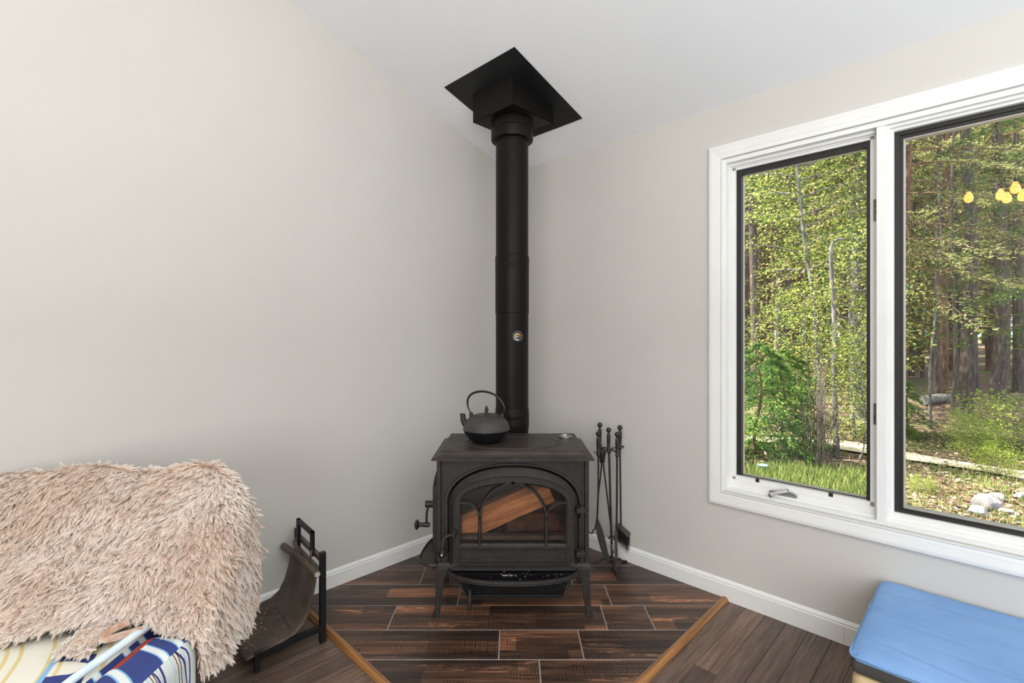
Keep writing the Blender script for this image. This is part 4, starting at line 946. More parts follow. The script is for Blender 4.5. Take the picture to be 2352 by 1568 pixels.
# ---------------------------------------------------------------- sheepskin over the chair
throw = thing('sheepskin_throw', (-1.2, 1.5, 0.6), 'beige long haired sheepskin draped over the back and arm of the printed armchair', 'sheepskin')
def interp(x, xs, ys): return float(np.interp(x, xs, ys))
YS = [1.24, 1.30, 1.33, 1.40, 1.48, 1.56, 1.62, 1.66, 1.70, 1.735, 1.76]
ZS = [0.530, 0.537, 0.550, 0.610, 0.690, 0.785, 0.850, 0.880, 0.865, 0.79, 0.66]
RR = [0.05, 0.05, 0.05, 0.06, 0.08, 0.11, 0.14, 0.155, 0.155, 0.14, 0.12]
XR = [-0.838, -0.840, -0.842, -0.856, -0.874, -0.892, -0.906, -0.914, -0.918, -0.922, -0.93]
def skin(sx, y):
    """sx: path length across the hide from the left, turning down over the chair's right side"""
    zt_, r, xr = interp(y, YS, ZS), interp(y, YS, RR), interp(y, YS, XR)
    xl = -1.76
    flat = (xr - r) - xl; arc = r * PI / 2; drop = max(zt_ - r - interp(y, [1.30, 1.40, 1.65], [0.425, 0.40, 0.355]), 0.02)
    s_ = sx * (flat + arc + drop)
    wob = 0.010 * math.sin(sx * 21 + y * 9) + 0.008 * math.sin(y * 31 + sx * 8)
    if s_ < flat:
        x = xl + s_; z = zt_ - 0.030 * ((x + 1.2) / 0.5) ** 2 * (x < -1.2) + 0.034 * math.exp(-((x + 1.11 - 0.5 * (y - 1.4)) / 0.10) ** 2) * math.exp(-((y - 1.40) / 0.09) ** 2)
        return Vector((x, y, z + wob))
    s_ -= flat
    if s_ < arc:
        a = s_ / r; return Vector((xr - r + r * math.sin(a), y, zt_ - r + r * math.cos(a) + wob * (1 - a / 1.6)))
    s_ -= arc
    return Vector((xr + 0.012 * math.sin(y * 26 + s_ * 9), y + 0.02 * s_, zt_ - r - s_))
def yfront(sx):
    return interp(sx, [0, 0.2, 0.30, 0.36, 0.42, 0.47, 0.52, 0.60, 0.70, 0.78, 0.9, 1.0], [1.30, 1.305, 1.31, 1.295, 1.27, 1.29, 1.315, 1.325, 1.335, 1.335, 1.315, 1.335])
def skinpt(u, v):
    """u across 0..1, v 0 (front edge) .. 1 (hanging behind)"""
    yf = yfront(u); return skin(u, yf + (interp(u, [0, 0.1, 0.2], [1.685, 1.735, 1.765]) - yf) * v)
NU, NV = 90, 60
P = np.array([[skinpt(i / NU, j / NV) for j in range(NV + 1)] for i in range(NU + 1)], dtype=np.float64)
bm = B()
vg = [[bm.verts.new(P[i, j] - (0, 0, 0)) for j in range(NV + 1)] for i in range(NU + 1)]
for i in range(NU):
    for j in range(NV): bm.faces.new((vg[i][j], vg[i + 1][j], vg[i + 1][j + 1], vg[i][j + 1]))
M['hide'] = simple('sheepskin_hide', lin(205, 178, 155), lin(222, 198, 178), 0.9, scale=18)
hide = obj('hide', bm, M['hide'], throw, angle=80)
# loose leg flap at the front and the curled leather edge
bm = B()
loft(bm, [[Vector((-1.105 + a, y, z + 0.012 * math.cos(a * 30))) for a in (-0.035, -0.012, 0.012, 0.035)] for y, z in ((1.34, 0.546), (1.30, 0.542), (1.27, 0.537), (1.245, 0.530), (1.235, 0.525))], cap=False, closed=False)
flap = obj('leg_flap', bm, M['hide'], throw)
bm = B()
bar(bm, smoothpath([(-1.02, 1.305, 0.566), (-1.045, 1.275, 0.560), (-1.052, 1.262, 0.552), (-1.040, 1.262, 0.546), (-0.985, 1.305, 0.545)], 5), 0.018, 0.004, up=Vector((0.4, -0.9, 0))); obj('hide_edge', bm, simple('raw_hide_edge', lin(170, 120, 88), lin(214, 196, 182), 0.7), throw)

def fleece(name, roots, normals, flow, parent, mat, length, nper, seed, seg=7, rad=0.0011, spread=0.006):
    """curly locks: one clump per root"""
    r = np.random.default_rng(seed); n = len(roots)
    L_ = length * r.uniform(0.65, 1.25, n)
    jit = r.normal(0, 0.35, (n, 3)); fl = flow + jit; fl /= np.linalg.norm(fl, axis=1)[:, None]
    out = np.empty((n, nper, seg, 3)); tt = np.linspace(0, 1, seg)
    ph = r.uniform(0, 6.28, n); fr = r.uniform(5.0, 8.5, n); amp = r.uniform(0.0022, 0.0048, n)
    side = np.cross(normals, fl); side /= np.linalg.norm(side, axis=1)[:, None] + 1e-9
    for k in range(nper):
        off = r.normal(0, spread, (n, 3)); off -= normals * np.sum(off * normals, axis=1)[:, None]
        ph2 = ph + r.normal(0, 0.5, n); len2 = L_ * r.uniform(0.8, 1.1, n)
        for si, t in enumerate(tt):
            rise = normals * (len2 * (0.42 * t - 0.06 * t * t))[:, None]
            lay = fl * (len2 * (0.25 * t + 0.62 * t ** 1.6))[:, None]
            droop = np.array([0, 0, -1.0]) * (len2 * 0.22 * t ** 2)[:, None]
            conv = off * (1 - 0.78 * t ** 1.1)
            curl = side * (amp * np.sin(ph2 + fr * t) * t ** 0.7)[:, None] + normals * (amp * 0.8 * np.cos(ph2 + fr * t) * t)[:, None]
            out[:, k, si] = roots + conv + rise + lay + droop + curl
    pts = out.reshape(-1, 3) - np.array(wloc(parent))
    hc = D.hair_curves.new(name); nc = n * nper; hc.add_curves([seg] * nc)
    hc.attributes['position'].data.foreach_set('vector', pts.astype(np.float32).ravel())
    ra = hc.attributes.get('radius') or hc.attributes.new('radius', 'FLOAT', 'POINT')
    rr = np.tile(rad * np.array([1.0] * (seg - 3) + [0.9, 0.65, 0.25]), nc).astype(np.float32); ra.data.foreach_set('value', rr)
    hc.materials.append(mat)
    o = D.objects.new(name, hc); COL.objects.link(o); o.parent = parent; o['kind'] = 'stuff'; WLOC[o.name] = wloc(parent); return o
ft = NT('fleece_fibre')
hi = ft.n('ShaderNodeHairInfo')
c_ = ft.ramp(hi.outputs['Intercept'], ((0.0, lin(158, 124, 104)), (0.32, lin(226, 205, 188)), (1.0, lin(251, 245, 239))))  # fibre tone root to tip, roots darkened to paint shade between the locks
tone = ft.ramp(hi.outputs['Random'], ((0, (0.86, 0.84, 0.82, 1)), (1, (1.08, 1.07, 1.06, 1))))
pn = ft.ramp(ft.noise(ft.coords(world=True), 3.2, 2), ((0.35, (0.90, 0.82, 0.76, 1)), (0.62, (1.04, 1.05, 1.06, 1))))
M['fleece'] = ft.set(ft.mix(1.0, ft.mix(1.0, c_, tone, 'MULTIPLY'), pn, 'MULTIPLY'), 0.75)
M['fleece'].node_tree.nodes['Principled BSDF'].inputs['Sheen Weight'].default_value = 0.15
def sample_skin(n, seed):
    r = np.random.default_rng(seed)
    u = r.uniform(0.02, 1, n) ; v = r.uniform(0, 0.95, n)
    # more even over the area
    fi = u * NU; fj = v * NV; i = np.minimum(fi.astype(int), NU - 1); j = np.minimum(fj.astype(int), NV - 1); a = (fi - i)[:, None]; b = (fj - j)[:, None]
    p = P[i, j] * (1 - a) * (1 - b) + P[i + 1, j] * a * (1 - b) + P[i, j + 1] * (1 - a) * b + P[i + 1, j + 1] * a * b
    du = P[i + 1, j] - P[i, j]; dv = P[i, j + 1] - P[i, j]
    nn = np.cross(du, dv); nn /= np.linalg.norm(nn, axis=1)[:, None] + 1e-9
    nn[nn[:, 2] < -0.5] *= -1
    cen = np.array([-1.3, 1.66, 0.45]); fix = np.sum(nn * (p - cen), axis=1) < 0; nn[fix] *= -1
    down = np.array([0, 0, -1.0]) - nn * nn[:, 2:3] * -1.0
    down = np.array([0.0, 0, -1.0])[None, :] + nn * nn[:, 2:3]
    down /= np.linalg.norm(down, axis=1)[:, None] + 1e-6
    fl = 0.8 * down + np.array([-0.12, -0.28, 0.0])
    fl[:, 0] += 0.25 * np.sin(p[:, 1] * 14 + p[:, 0] * 5)
    fl -= nn * np.sum(fl * nn, axis=1)[:, None]
    return p, nn, fl / (np.linalg.norm(fl, axis=1)[:, None] + 1e-6)
rp, rn, rf = sample_skin(17000, 5)
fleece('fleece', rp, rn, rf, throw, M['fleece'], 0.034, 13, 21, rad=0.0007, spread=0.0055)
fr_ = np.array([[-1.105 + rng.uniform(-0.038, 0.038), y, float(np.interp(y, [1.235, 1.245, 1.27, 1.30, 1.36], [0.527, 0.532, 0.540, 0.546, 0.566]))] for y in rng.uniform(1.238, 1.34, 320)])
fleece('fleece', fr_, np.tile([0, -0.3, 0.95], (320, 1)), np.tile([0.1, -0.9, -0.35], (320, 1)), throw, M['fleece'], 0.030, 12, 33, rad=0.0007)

# ---------------------------------------------------------------- cushions on the right
M['blue'] = simple('blue_cotton', lin(112, 152, 202), lin(128, 166, 214), 0.8, scale=5, bump=0.15, bscale=600, bdist=0.0006)
M['charcoal'] = simple('charcoal_fabric', lin(66, 64, 62), lin(74, 72, 70), 0.7, scale=30, bump=0.15, bscale=500)
M['beige'] = simple('tan_cotton', lin(198, 176, 132), lin(208, 188, 146), 0.8, scale=12, bump=0.15, bscale=400)
def pad(bm, u0, u1, v0, v1, z0, z1, r, puff, nu=60, nv=30, ridges=0.0, belly=0.0):
    """soft block in wall coordinates: quilted top, rounded rim"""
    def prof_ring(ins, z):
        out = []; n = 5
        for cu, cv_, a0 in ((u1 - r, v1 - r, 0), (u0 + r, v1 - r, PI / 2), (u0 + r, v0 + r, PI), (u1 - r, v0 + r, 1.5 * PI)):
            for k in range(n + 1):
                a = a0 + PI / 2 * k / n; out.append((cu + (r - ins) * math.cos(a), cv_ + (r - ins) * math.sin(a), z))
        return out
    rings = []
    for k in range(5):
        t = PI / 2 * k / 4; rings.append(prof_ring(r * (1 - math.sin(t)) * 0.8, z0 + r * (1 - math.cos(t)) * 0.8))
    rings.append(prof_ring(-belly, (z0 + z1) / 2))
    for k in range(5):
        t = PI / 2 * k / 4; rings.append(prof_ring(r * (1 - math.cos(t)) * 0.8, z1 - r * (1 - math.sin(t)) * 0.8))
    loft(bm, [[W(*p) for p in rg] for rg in rings], cap=True)
mat_ = thing('folding_mattress', W(2.70, 0.34, 0.252), 'blue topped folded floor mattress with charcoal side band, under the large window', 'mattress')
bm = B(); pad(bm, 2.146, 3.30, 0.014, 0.6545, 0.262, 0.319, 0.018, 0, belly=0.002); obj('side_band', bm, M['charcoal'], mat_, angle=60)
# blue cover: gently quilted top with a rolled rim
bm = B(); nu, nv = 120, 70
def covz(a, b):
    e = min(a, 1 - a) * 1.154; f = min(b, 1 - b) * 0.643
    rim = 0.012 * (1 - math.exp(-e / 0.02)) * 1 + 0.012 * (1 - math.exp(-f / 0.02))
    z = 0.3125 + rim
    for c_b in (0.20, 0.43, 0.56, 0.70): z -= 0.0036 * math.exp(-((b - c_b - 0.012 * math.sin(a * 5 + c_b * 9)) / 0.006) ** 2) * (0.5 + 0.5 * math.exp(-a * 2.0))
    z += 0.0015 * math.sin(b * 26 + a * 3) * 0.5 + 0.0020 * math.sin(b * 11 - a * 8)
    z -= 0.0045 * math.exp(-((b - 0.86 - 0.35 * (a - 0.14)) / 0.018) ** 2) * math.exp(-((a - 0.16) / 0.10) ** 2)
    z += 0.0045 * math.exp(-((b - 0.90 - 0.40 * (a - 0.17)) / 0.02) ** 2) * math.exp(-((a - 0.17) / 0.10) ** 2)
    return z
U0, U1, V0, V1 = 2.144, 3.302, 0.010, 0.657
def rc(a, b):
    """round the corners in plan"""
    u, v = U0 + (U1 - U0) * a, V0 + (V1 - V0) * b; r = 0.03
    for cu, su in ((U0 + r, -1), (U1 - r, 1)):
        for cv_, sv in ((V0 + r, -1), (V1 - r, 1)):
            if (u - cu) * su > 0 and (v - cv_) * sv > 0:
                du, dv = u - cu, v - cv_; m = max(abs(du), abs(dv)); d = math.hypot(du, dv)
                if d > 1e-9: u, v = cu + du * m / d, cv_ + dv * m / d
    return u, v
vg = []
for i in range(nu + 1):
    row = []
    for j in range(nv + 1):
        a, b = (1 - math.cos(PI * i / nu)) / 2 * 0.5 + i / nu * 0.5, (1 - math.cos(PI * j / nv)) / 2 * 0.5 + j / nv * 0.5
        u, v = rc(a, b); row.append(bm.verts.new(W(u, v, covz(a, b))))
    vg.append(row)
for i in range(nu):
    for j in range(nv): bm.faces.new((vg[i][j], vg[i + 1][j], vg[i + 1][j + 1], vg[i][j + 1]))
edge = [(i, 0) for i in range(nu)] + [(nu, j) for j in range(nv)] + [(i, nv) for i in range(nu, 0, -1)] + [(0, j) for j in range(nv, 0, -1)]
lo = []
for i, j in edge:
    c = vg[i][j].co; lo.append(bm.verts.new((c.x, c.y, 0.306)))
for k in range(len(edge)):
    k2 = (k + 1) % len(edge); bm.faces.new((vg[edge[k][0]][edge[k][1]], vg[edge[k2][0]][edge[k2][1]], lo[k2], lo[k]))
cover = obj('cover', bm, M['blue'], mat_, angle=70)
bm = B(); pp = []
for k in range(0, len(edge) + 1, 2):
    i, j = edge[k % len(edge)]; a, b = i / nu, j / nv
    u, v = rc((1 - math.cos(PI * a)) / 4 + a / 2, (1 - math.cos(PI * b)) / 4 + b / 2); pp.append(W(u, v, 0.3165 + 0.0015 * math.sin(k * 0.4)) + (W(u, v) - W(2.72, 0.33)).normalized() * 0.002)
tube(bm, pp, 0.0042, 8, cap=False); obj('piping', bm, M['blue'], cover)
bm = B(); pad(bm, 2.147, 3.30, 0.018, 0.662, 0.0, 0.262, 0.035, 0, belly=0.006)
top('floor_cushion', bm, M['beige'], 'tan block cushion on the floor underneath the blue topped mattress', 'cushion', origin=W(2.70, 0.34, 0), angle=60)

# ---------------------------------------------------------------- chandelier (seen mirrored in the large window)
ch = thing('chandelier', W(2.5, 3.45, 2.45), 'black chandelier with glowing amber bulbs, mirrored in the large window pane', 'chandelier')
am = D.materials.new('amber_filament'); am.use_nodes = True; n_ = am.node_tree.nodes; n_['Principled BSDF'].inputs['Emission Color'].default_value = (1.0, 0.42, 0.07, 1); n_['Principled BSDF'].inputs['Emission Strength'].default_value = 34
hub = W(2.49, 3.42, 2.78)
bm = B(); tube(bm, [hub, W(2.49, 3.42, ceil_z(3.42) - 0.02)], 0.010, 10); lathe(bm, [(0.06, -0.02), (0.065, 0.0)], W(2.49, 3.42, ceil_z(3.42) - 0.01), 20); lathe(bm, [(0.03, -0.03), (0.035, 0.0), (0.02, 0.03)], hub, 16); obj('stem', bm, M['black'], ch)
for p in ((-0.734, -0.525, 2.574), (-0.588, -0.668, 2.556), (-0.492, -0.762, 2.522), (-0.40, -0.60, 2.56), (-0.66, -0.80, 2.55)):
    p = Vector(p); bm = B(); s_ = p + Vector((0, 0, 0.10)); tube(bm, smoothpath([hub, hub.lerp(s_, 0.5) + Vector((0, 0, 0.05)), s_, p + Vector((0, 0, 0.05))], 5), 0.006, 8); lathe(bm, [(0.015, 0.05), (0.017, 0.09), (0.008, 0.10)], p, 12); a_ = obj('arm', bm, M['black'], ch)
    bm = B(); lathe(bm, [(0.012, 0.055), (0.016, 0.04), (0.030, 0.015), (0.034, -0.01), (0.028, -0.035), (0.012, -0.048), (0, -0.05)], p, 16); obj('bulb', bm, am, a_)

# ---------------------------------------------------------------- outdoors
def gz(P):
    n = -(P - CR).dot(LV)
    return -0.62 + 0.022 * max(0.0, n - 9) + 0.05 * math.sin(P.x * 0.9 + 1) * math.sin(P.y * 0.7) + 0.03 * math.sin(P.x * 2.3) * math.sin(P.y * 1.9 + 2)
def at(px, depth):
    """ground point straight out in the direction seen at photo column px, at a depth from the camera"""
    p = Vector(((px - 1176) / 1125 * depth, depth, 0)); p.z = gz(p); return p
gt = NT('forest_floor')
gp = gt.coords(world=True)
g1 = gt.ramp(gt.noise(gp, 9, 8, 0.7), ((0.3, lin(70, 56, 50)), (0.48, lin(122, 100, 88)), (0.62, lin(160, 134, 116)), (0.72, lin(196, 172, 150))))
gm = gt.ramp(gt.noise(gp, 0.9, 4), ((0.46, (0, 0, 0, 1)), (0.60, (1, 1, 1, 1))))
g2 = gt.ramp(gt.noise(gp, 22, 5), ((0.3, lin(66, 92, 40)), (0.7, lin(150, 165, 80))))
gt.bump(gt.noise(gp, 14, 6, 0.7), 0.9, 0.05)
M['ground'] = gt.set(gt.mix(gt.math('MULTIPLY', gm, 0.65), g1, g2), 0.95)
bm = B(); us = np.concatenate([np.linspace(-45, -2, 20), np.linspace(-1.5, 26, 70), np.linspace(28, 80, 16)]); ns_ = np.concatenate([np.linspace(0.16, 14, 60), np.linspace(15, 85, 34)])
vg = []
for u in us:
    row = []
    for n in ns_:
        p = W(float(u), -float(n)); p.z = gz(p); row.append(bm.verts.new(p))
    vg.append(row)
for i in range(len(us) - 1):
    for j in range(len(ns_) - 1): bm.faces.new((vg[i][j], vg[i + 1][j], vg[i + 1][j + 1], vg[i][j + 1]))
gr = struct('ground', bm, M['ground'], angle=80)
M['sand'] = simple('sunlit_sandy_soil', lin(238, 222, 192), lin(222, 200, 168), 0.95, scale=18, bump=0.5, bscale=40, bdist=0.01)  # sunlit strip of sandy ground, the sunlight put into its pale colour
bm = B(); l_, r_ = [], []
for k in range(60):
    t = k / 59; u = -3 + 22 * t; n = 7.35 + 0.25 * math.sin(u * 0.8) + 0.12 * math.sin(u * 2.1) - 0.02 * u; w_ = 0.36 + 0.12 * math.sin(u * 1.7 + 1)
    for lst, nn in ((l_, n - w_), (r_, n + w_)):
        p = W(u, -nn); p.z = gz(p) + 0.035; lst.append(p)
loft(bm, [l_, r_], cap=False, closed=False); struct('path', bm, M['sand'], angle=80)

def leafmat(name, stops, trans=0.55, rough=0.5):
    t = NT(name); ge = t.n('ShaderNodeNewGeometry')
    c = t.ramp(ge.outputs['Random Per Island'], stops)
    oi = t.n('ShaderNodeObjectInfo'); tn = t.ramp(oi.outputs['Random'], ((0, (0.82, 0.86, 0.8, 1)), (1, (1.14, 1.1, 1.0, 1)))); c = t.mix(1.0, c, tn, 'MULTIPLY')
    t.set(c, rough, 0.0, 0.3)
    tr = t.n('ShaderNodeBsdfTranslucent'); t.l(c, tr.inputs['Color'])
    mx = t.n('ShaderNodeMixShader'); mx.inputs[0].default_value = trans
    t.l(t.p.outputs[0], mx.inputs[1]); t.l(tr.outputs[0], mx.inputs[2]); t.l(mx.outputs[0], t.out.inputs['Surface']); return t.m
M['leaf'] = leafmat('spring_leaf', ((0, lin(56, 82, 42)), (0.3, lin(96, 124, 58)), (0.62, lin(144, 160, 82)), (0.86, lin(190, 194, 110)), (1, lin(224, 220, 150))), 0.6)
M['leaf_bright'] = leafmat('bright_bush_leaf', ((0, lin(120, 150, 60)), (0.5, lin(164, 188, 84)), (1, lin(212, 220, 128))), 0.65)
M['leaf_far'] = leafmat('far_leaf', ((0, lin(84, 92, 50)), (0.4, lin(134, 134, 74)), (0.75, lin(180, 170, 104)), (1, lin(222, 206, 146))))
M['needle'] = leafmat('hemlock_needle', ((0, lin(58, 98, 48)), (0.5, lin(94, 136, 62)), (1, lin(150, 172, 86))), 0.4)
M['needle_pale'] = leafmat('sunlit_hemlock_needle', ((0, lin(134, 146, 84)), (0.5, lin(184, 186, 122)), (1, lin(230, 224, 172))), 0.66)  # sunlit tone put into the needle colour, brighter than the plain needle
M['grass'] = leafmat('grass_blade', ((0, lin(88, 112, 58)), (0.5, lin(124, 146, 80)), (1, lin(190, 190, 132))), 0.35)
def barkmat(name, c1, c2, c3):
    t = NT(name); v = t.coords((6, 6, 1.2), rand=True); f = t.noise(v, 3.2, 6, 0.65)
    t.bump(f, 0.8, 0.02); return t.set(t.ramp(f, ((0.34, c1), (0.52, c2), (0.68, c3))), 0.9)
M['bark_dark'] = barkmat('dark_pine_bark', lin(52, 46, 46), lin(88, 78, 74), lin(122, 108, 100))
M['bark_brown'] = barkmat('brown_bark', lin(70, 52, 42), lin(112, 84, 66), lin(156, 122, 96))
M['bark_grey'] = barkmat('grey_lichen_bark', lin(74, 72, 70), lin(112, 110, 107), lin(164, 160, 156))
M['twig'] = barkmat('bare_twig', lin(92, 80, 74), lin(122, 108, 102), lin(150, 138, 130))

def leaves_mesh(name, pos, dr, nm, ln, wd):
    pos, dr, nm = (np.asarray(a, dtype=np.float64) for a in (pos, dr, nm))
    dr /= np.linalg.norm(dr, axis=1)[:, None] + 1e-9
    sd = np.cross(nm, dr); sd /= np.linalg.norm(sd, axis=1)[:, None] + 1e-9
    n = len(pos); ln = np.broadcast_to(ln, n)[:, None]; wd = np.broadcast_to(wd, n)[:, None]
    V = np.empty((n, 4, 3)); V[:, 0] = pos; V[:, 1] = pos + dr * ln * 0.45 + sd * wd * 0.5; V[:, 2] = pos + dr * ln; V[:, 3] = pos + dr * ln * 0.45 - sd * wd * 0.5
    me = D.meshes.new(name); me.vertices.add(n * 4); me.vertices.foreach_set('co', V.astype(np.float32).ravel())
    me.loops.add(n * 4); me.loops.foreach_set('vertex_index', np.arange(n * 4, dtype=np.int32)); me.polygons.add(n)
    me.polygons.foreach_set('loop_start', np.arange(0, n * 4, 4, dtype=np.int32))
    try: me.polygons.foreach_set('loop_total', np.full(n, 4, dtype=np.int32))
    except Exception: pass
    me.update(calc_edges=True); return me
def crown(seed, z0, z1, rmax, nbr, nleaf, ls, lw, kind='leaf', shape=0.6, rise=0.35):
    """leaf positions along branches; returns (leaf arrays, branch tubes)"""
    r = np.random.default_rng(seed); bp = []; P_, D_, N_ = [], [], []
    per = nleaf // nbr
    for b in range(nbr):
        f = (b + r.uniform(0, 1)) / nbr; z = z0 + (z1 - z0) * f
        L_ = rmax * ((1 - f) ** shape if kind != 'leaf' else math.sin(PI * (0.15 + 0.8 * f)) ** 0.7) * r.uniform(0.7, 1.1) + 0.15
        az = b * 2.39996 + r.normal(0, 0.3); d = np.array([math.cos(az), math.sin(az), 0]); s = np.array([-d[1], d[0], 0])
        sl = rise * r.uniform(0.5, 1.3) if kind == 'leaf' else -0.12 * r.uniform(0.3, 1.5)
        pts = [np.array([0, 0, z]) + d * L_ * t + np.array([0, 0, 1]) * L_ * (sl * t - (0.20 * t * t if kind == 'leaf' else 0.28 * t * t)) for t in (0, 0.33, 0.66, 1.0)]
        bp.append(pts)
        t = r.uniform(0.12, 1.0, per) ** 0.75
        base = np.array([0, 0, z]) + d * (L_ * t)[:, None] + np.array([0, 0, 1.0]) * (L_ * (sl * t - (0.20 if kind == 'leaf' else 0.28) * t * t))[:, None]
        w = r.normal(0, 1, per) * L_ * 0.17 * (1.25 - t)
        if kind == 'leaf':
            # cluster on twigs
            tw = np.round(w / 0.13) * 0.13 + r.normal(0, 0.03, per)
            p = base + s * tw[:, None] + r.normal(0, 0.07, (per, 3)) * np.array([1, 1, 1.3])
            dd = d * 0.6 + s * np.sign(tw)[:, None] * 0.7 + r.normal(0, 0.5, (per, 3)) + np.array([0, 0, -0.3])
            nn = np.array([0, 0, 1.0]) + r.normal(0, 0.55, (per, 3))
        else:
            sp = np.round(t * 16) / 16; base = np.array([0, 0, z]) + d * (L_ * sp)[:, None] + np.array([0, 0, 1.0]) * (L_ * (sl * sp - 0.28 * sp * sp))[:, None]
            w = r.uniform(-1, 1, per) * L_ * 0.34 * (1.12 - sp)
            p = base + s * w[:, None] + d * (np.abs(w) * 0.75)[:, None] + np.array([0, 0, -1.0]) * (np.abs(w) * 0.30)[:, None] + r.normal(0, 0.018, (per, 3))
            dd = s * np.sign(w)[:, None] * 0.5 + d * 0.8 + r.normal(0, 0.35, (per, 3)) + np.array([0, 0, -0.25])
            nn = np.array([0, 0, 1.0]) + r.normal(0, 0.3, (per, 3))
        P_.append(p); D_.append(dd); N_.append(nn)
    P_, D_, N_ = np.concatenate(P_), np.concatenate(D_), np.concatenate(N_)
    sz = r.uniform(0.7, 1.3, len(P_))
    return (P_, D_, N_, ls * sz, lw * sz), bp
def branchmesh(bp, r0):
    bm = B()
    for pts in bp: tube(bm, [Vector(p) for p in pts], [r0, r0 * 0.7, r0 * 0.42, r0 * 0.15], 5, cap=False)
    me = D.meshes.new('branches'); bm.to_mesh(me); bm.free(); return me
CR_ = {}
def kindmesh(key, seed, args, leafm, barkm, br):
    a, bp = crown(seed, *args[:-1], **args[-1]); lm = leaves_mesh('foliage', *a); lm.materials.append(leafm)
    bmh = branchmesh(bp, br); bmh.materials.append(barkm); CR_[key] = (lm, bmh)
kindmesh('decid', 1, (2.6, 9.5, 2.1, 60, 10500, 0.074, 0.046, {}), M['leaf'], M['bark_grey'], 0.022)
kindmesh('decid2', 2, (3.0, 11.5, 1.8, 60, 9000, 0.078, 0.046, {}), M['leaf'], M['bark_brown'], 0.022)
kindmesh('sapling', 3, (0.5, 3.2, 0.95, 34, 3300, 0.060, 0.038, {}), M['leaf'], M['bark_grey'], 0.009)
kindmesh('hemlock', 4, (1.9, 11, 2.1, 84, 24000, 0.070, 0.026, dict(kind='needle', shape=0.5)), M['needle_pale'], M['bark_brown'], 0.020)
kindmesh('hemlock_green', 9, (1.6, 10, 1.9, 74, 15000, 0.085, 0.032, dict(kind='needle', shape=0.5)), M['needle'], M['bark_brown'], 0.020)
kindmesh('shrub', 5, (0.08, 1.95, 1.0, 54, 12000, 0.075, 0.024, dict(kind='needle', shape=0.55)), M['needle'], M['bark_brown'], 0.010)
kindmesh('bush', 6, (0.05, 0.85, 0.8, 40, 2600, 0.050, 0.031, dict(rise=0.5)), M['leaf_bright'], M['twig'], 0.006)
kindmesh('far', 7, (4.2, 11.5, 2.4, 70, 9500, 0.12, 0.075, {}), M['leaf_far'], M['bark_brown'], 0.03)
kindmesh('far_low', 8, (0.8, 5.5, 1.6, 46, 8000, 0.11, 0.07, {}), M['leaf_far'], M['bark_brown'], 0.02)

TRUNKS = {}
def trunkmesh(h, r, bend, seed, m, path=None, flare=1.35):
    rr = random.Random(seed); bm = B()
    if path is None:
        path = [(bend * (t ** 2) * h + 0.05 * math.sin(t * 7 + seed), bend * 0.4 * t * h + 0.05 * math.cos(t * 6 + seed) - 0.05, t * h - 0.08) for t in [k / 9 for k in range(10)]]
        path = [(0, 0, -0.08), (0, 0, 0.10)] + path[1:]
    n = len(path); rad = [r * (flare if i == 0 else 1.0) * (1 - 0.62 * i / (n - 1)) for i in range(n)]
    tube(bm, smoothpath(path, 3), list(np.interp(np.linspace(0, n - 1, (n - 1) * 3 + 1), range(n), rad)), 9)
    me = D.meshes.new('trunk'); bm.to_mesh(me); bm.free(); me.materials.append(m); me.polygons.foreach_set('use_smooth', [True] * len(me.polygons)); return me
def tree(name, p, label, cat, crown_key=None, tm=None, scale=1.0, rot=None, group=None, cscale=(1, 1, 1), coff=(0, 0, 0), wood=True):
    t = thing(name, p, label, cat, group); t.rotation_euler = (0, 0, rot if rot is not None else random.uniform(0, 6.28)); t.scale = (scale,) * 3
    if tm:
        o = D.objects.new('trunk', tm); COL.objects.link(o); o.parent = t
    if crown_key:
        lm, bmh = CR_[crown_key]
        for nm, me in (('foliage', lm),) + ((('branches', bmh),) if wood else ()):
            o = D.objects.new(nm, me); COL.objects.link(o); o.parent = t; o.scale = cscale; o.location = coff
            if nm == 'foliage': o['kind'] = 'stuff'
    return t
# near and middle trees seen through the windows
tree('pine_tree', at(2212, 11.3), 'thick dark pine trunk with flared foot, the largest trunk in the big window', 'tree', None, trunkmesh(15, 0.185, 0.006, 1, M['bark_dark'], path=[(-0.02, 0, -0.1), (0, 0, 0.15), (0.05, 0, 0.6), (0.10, 0, 2), (0.14, 0, 4), (0.06, 0, 6), (-0.02, 0, 9), (-0.1, 0, 14)], flare=1.5), rot=-0.78)
tree('pine_tree', at(2290, 13.0), 'dark trunk standing just right of the largest pine', 'tree', 'hemlock', trunkmesh(14, 0.19, 0.004, 2, M['bark_dark']), cscale=(1.1, 1.1, 1.2), coff=(0, 0, 2.2))
tree('pine_tree', at(2168, 14.2), 'orange brown sunlit trunk in the left half of the big window', 'tree', 'hemlock', trunkmesh(13, 0.12, 0.01, 3, M['bark_brown']), cscale=(1.2, 1.2, 1.15), coff=(0, 0, 1.6))
tree('pine_tree', at(2152, 13.6), 'thin dark trunk left of the orange brown trunk', 'tree', None, trunkmesh(12, 0.085, -0.008, 4, M['bark_dark']))
tree('pine_tree', at(2188, 12.4), 'slim dark trunk just right of the orange brown trunk', 'tree', None, trunkmesh(10, 0.055, 0.004, 14, M['bark_dark']))
tree('pine_tree', at(2340, 14.8), 'dark trunk at the far right of the big window', 'tree', 'hemlock_green', trunkmesh(13, 0.16, -0.004, 5, M['bark_dark']), cscale=(1.0, 1.0, 1.1), coff=(0, 0, 1.2))
tree('young_tree', at(2138, 9.8), 'thin pale stem with few leaves at the left of the big window', 'tree', None, trunkmesh(5.2, 0.028, -0.02, 6, M['bark_grey']))
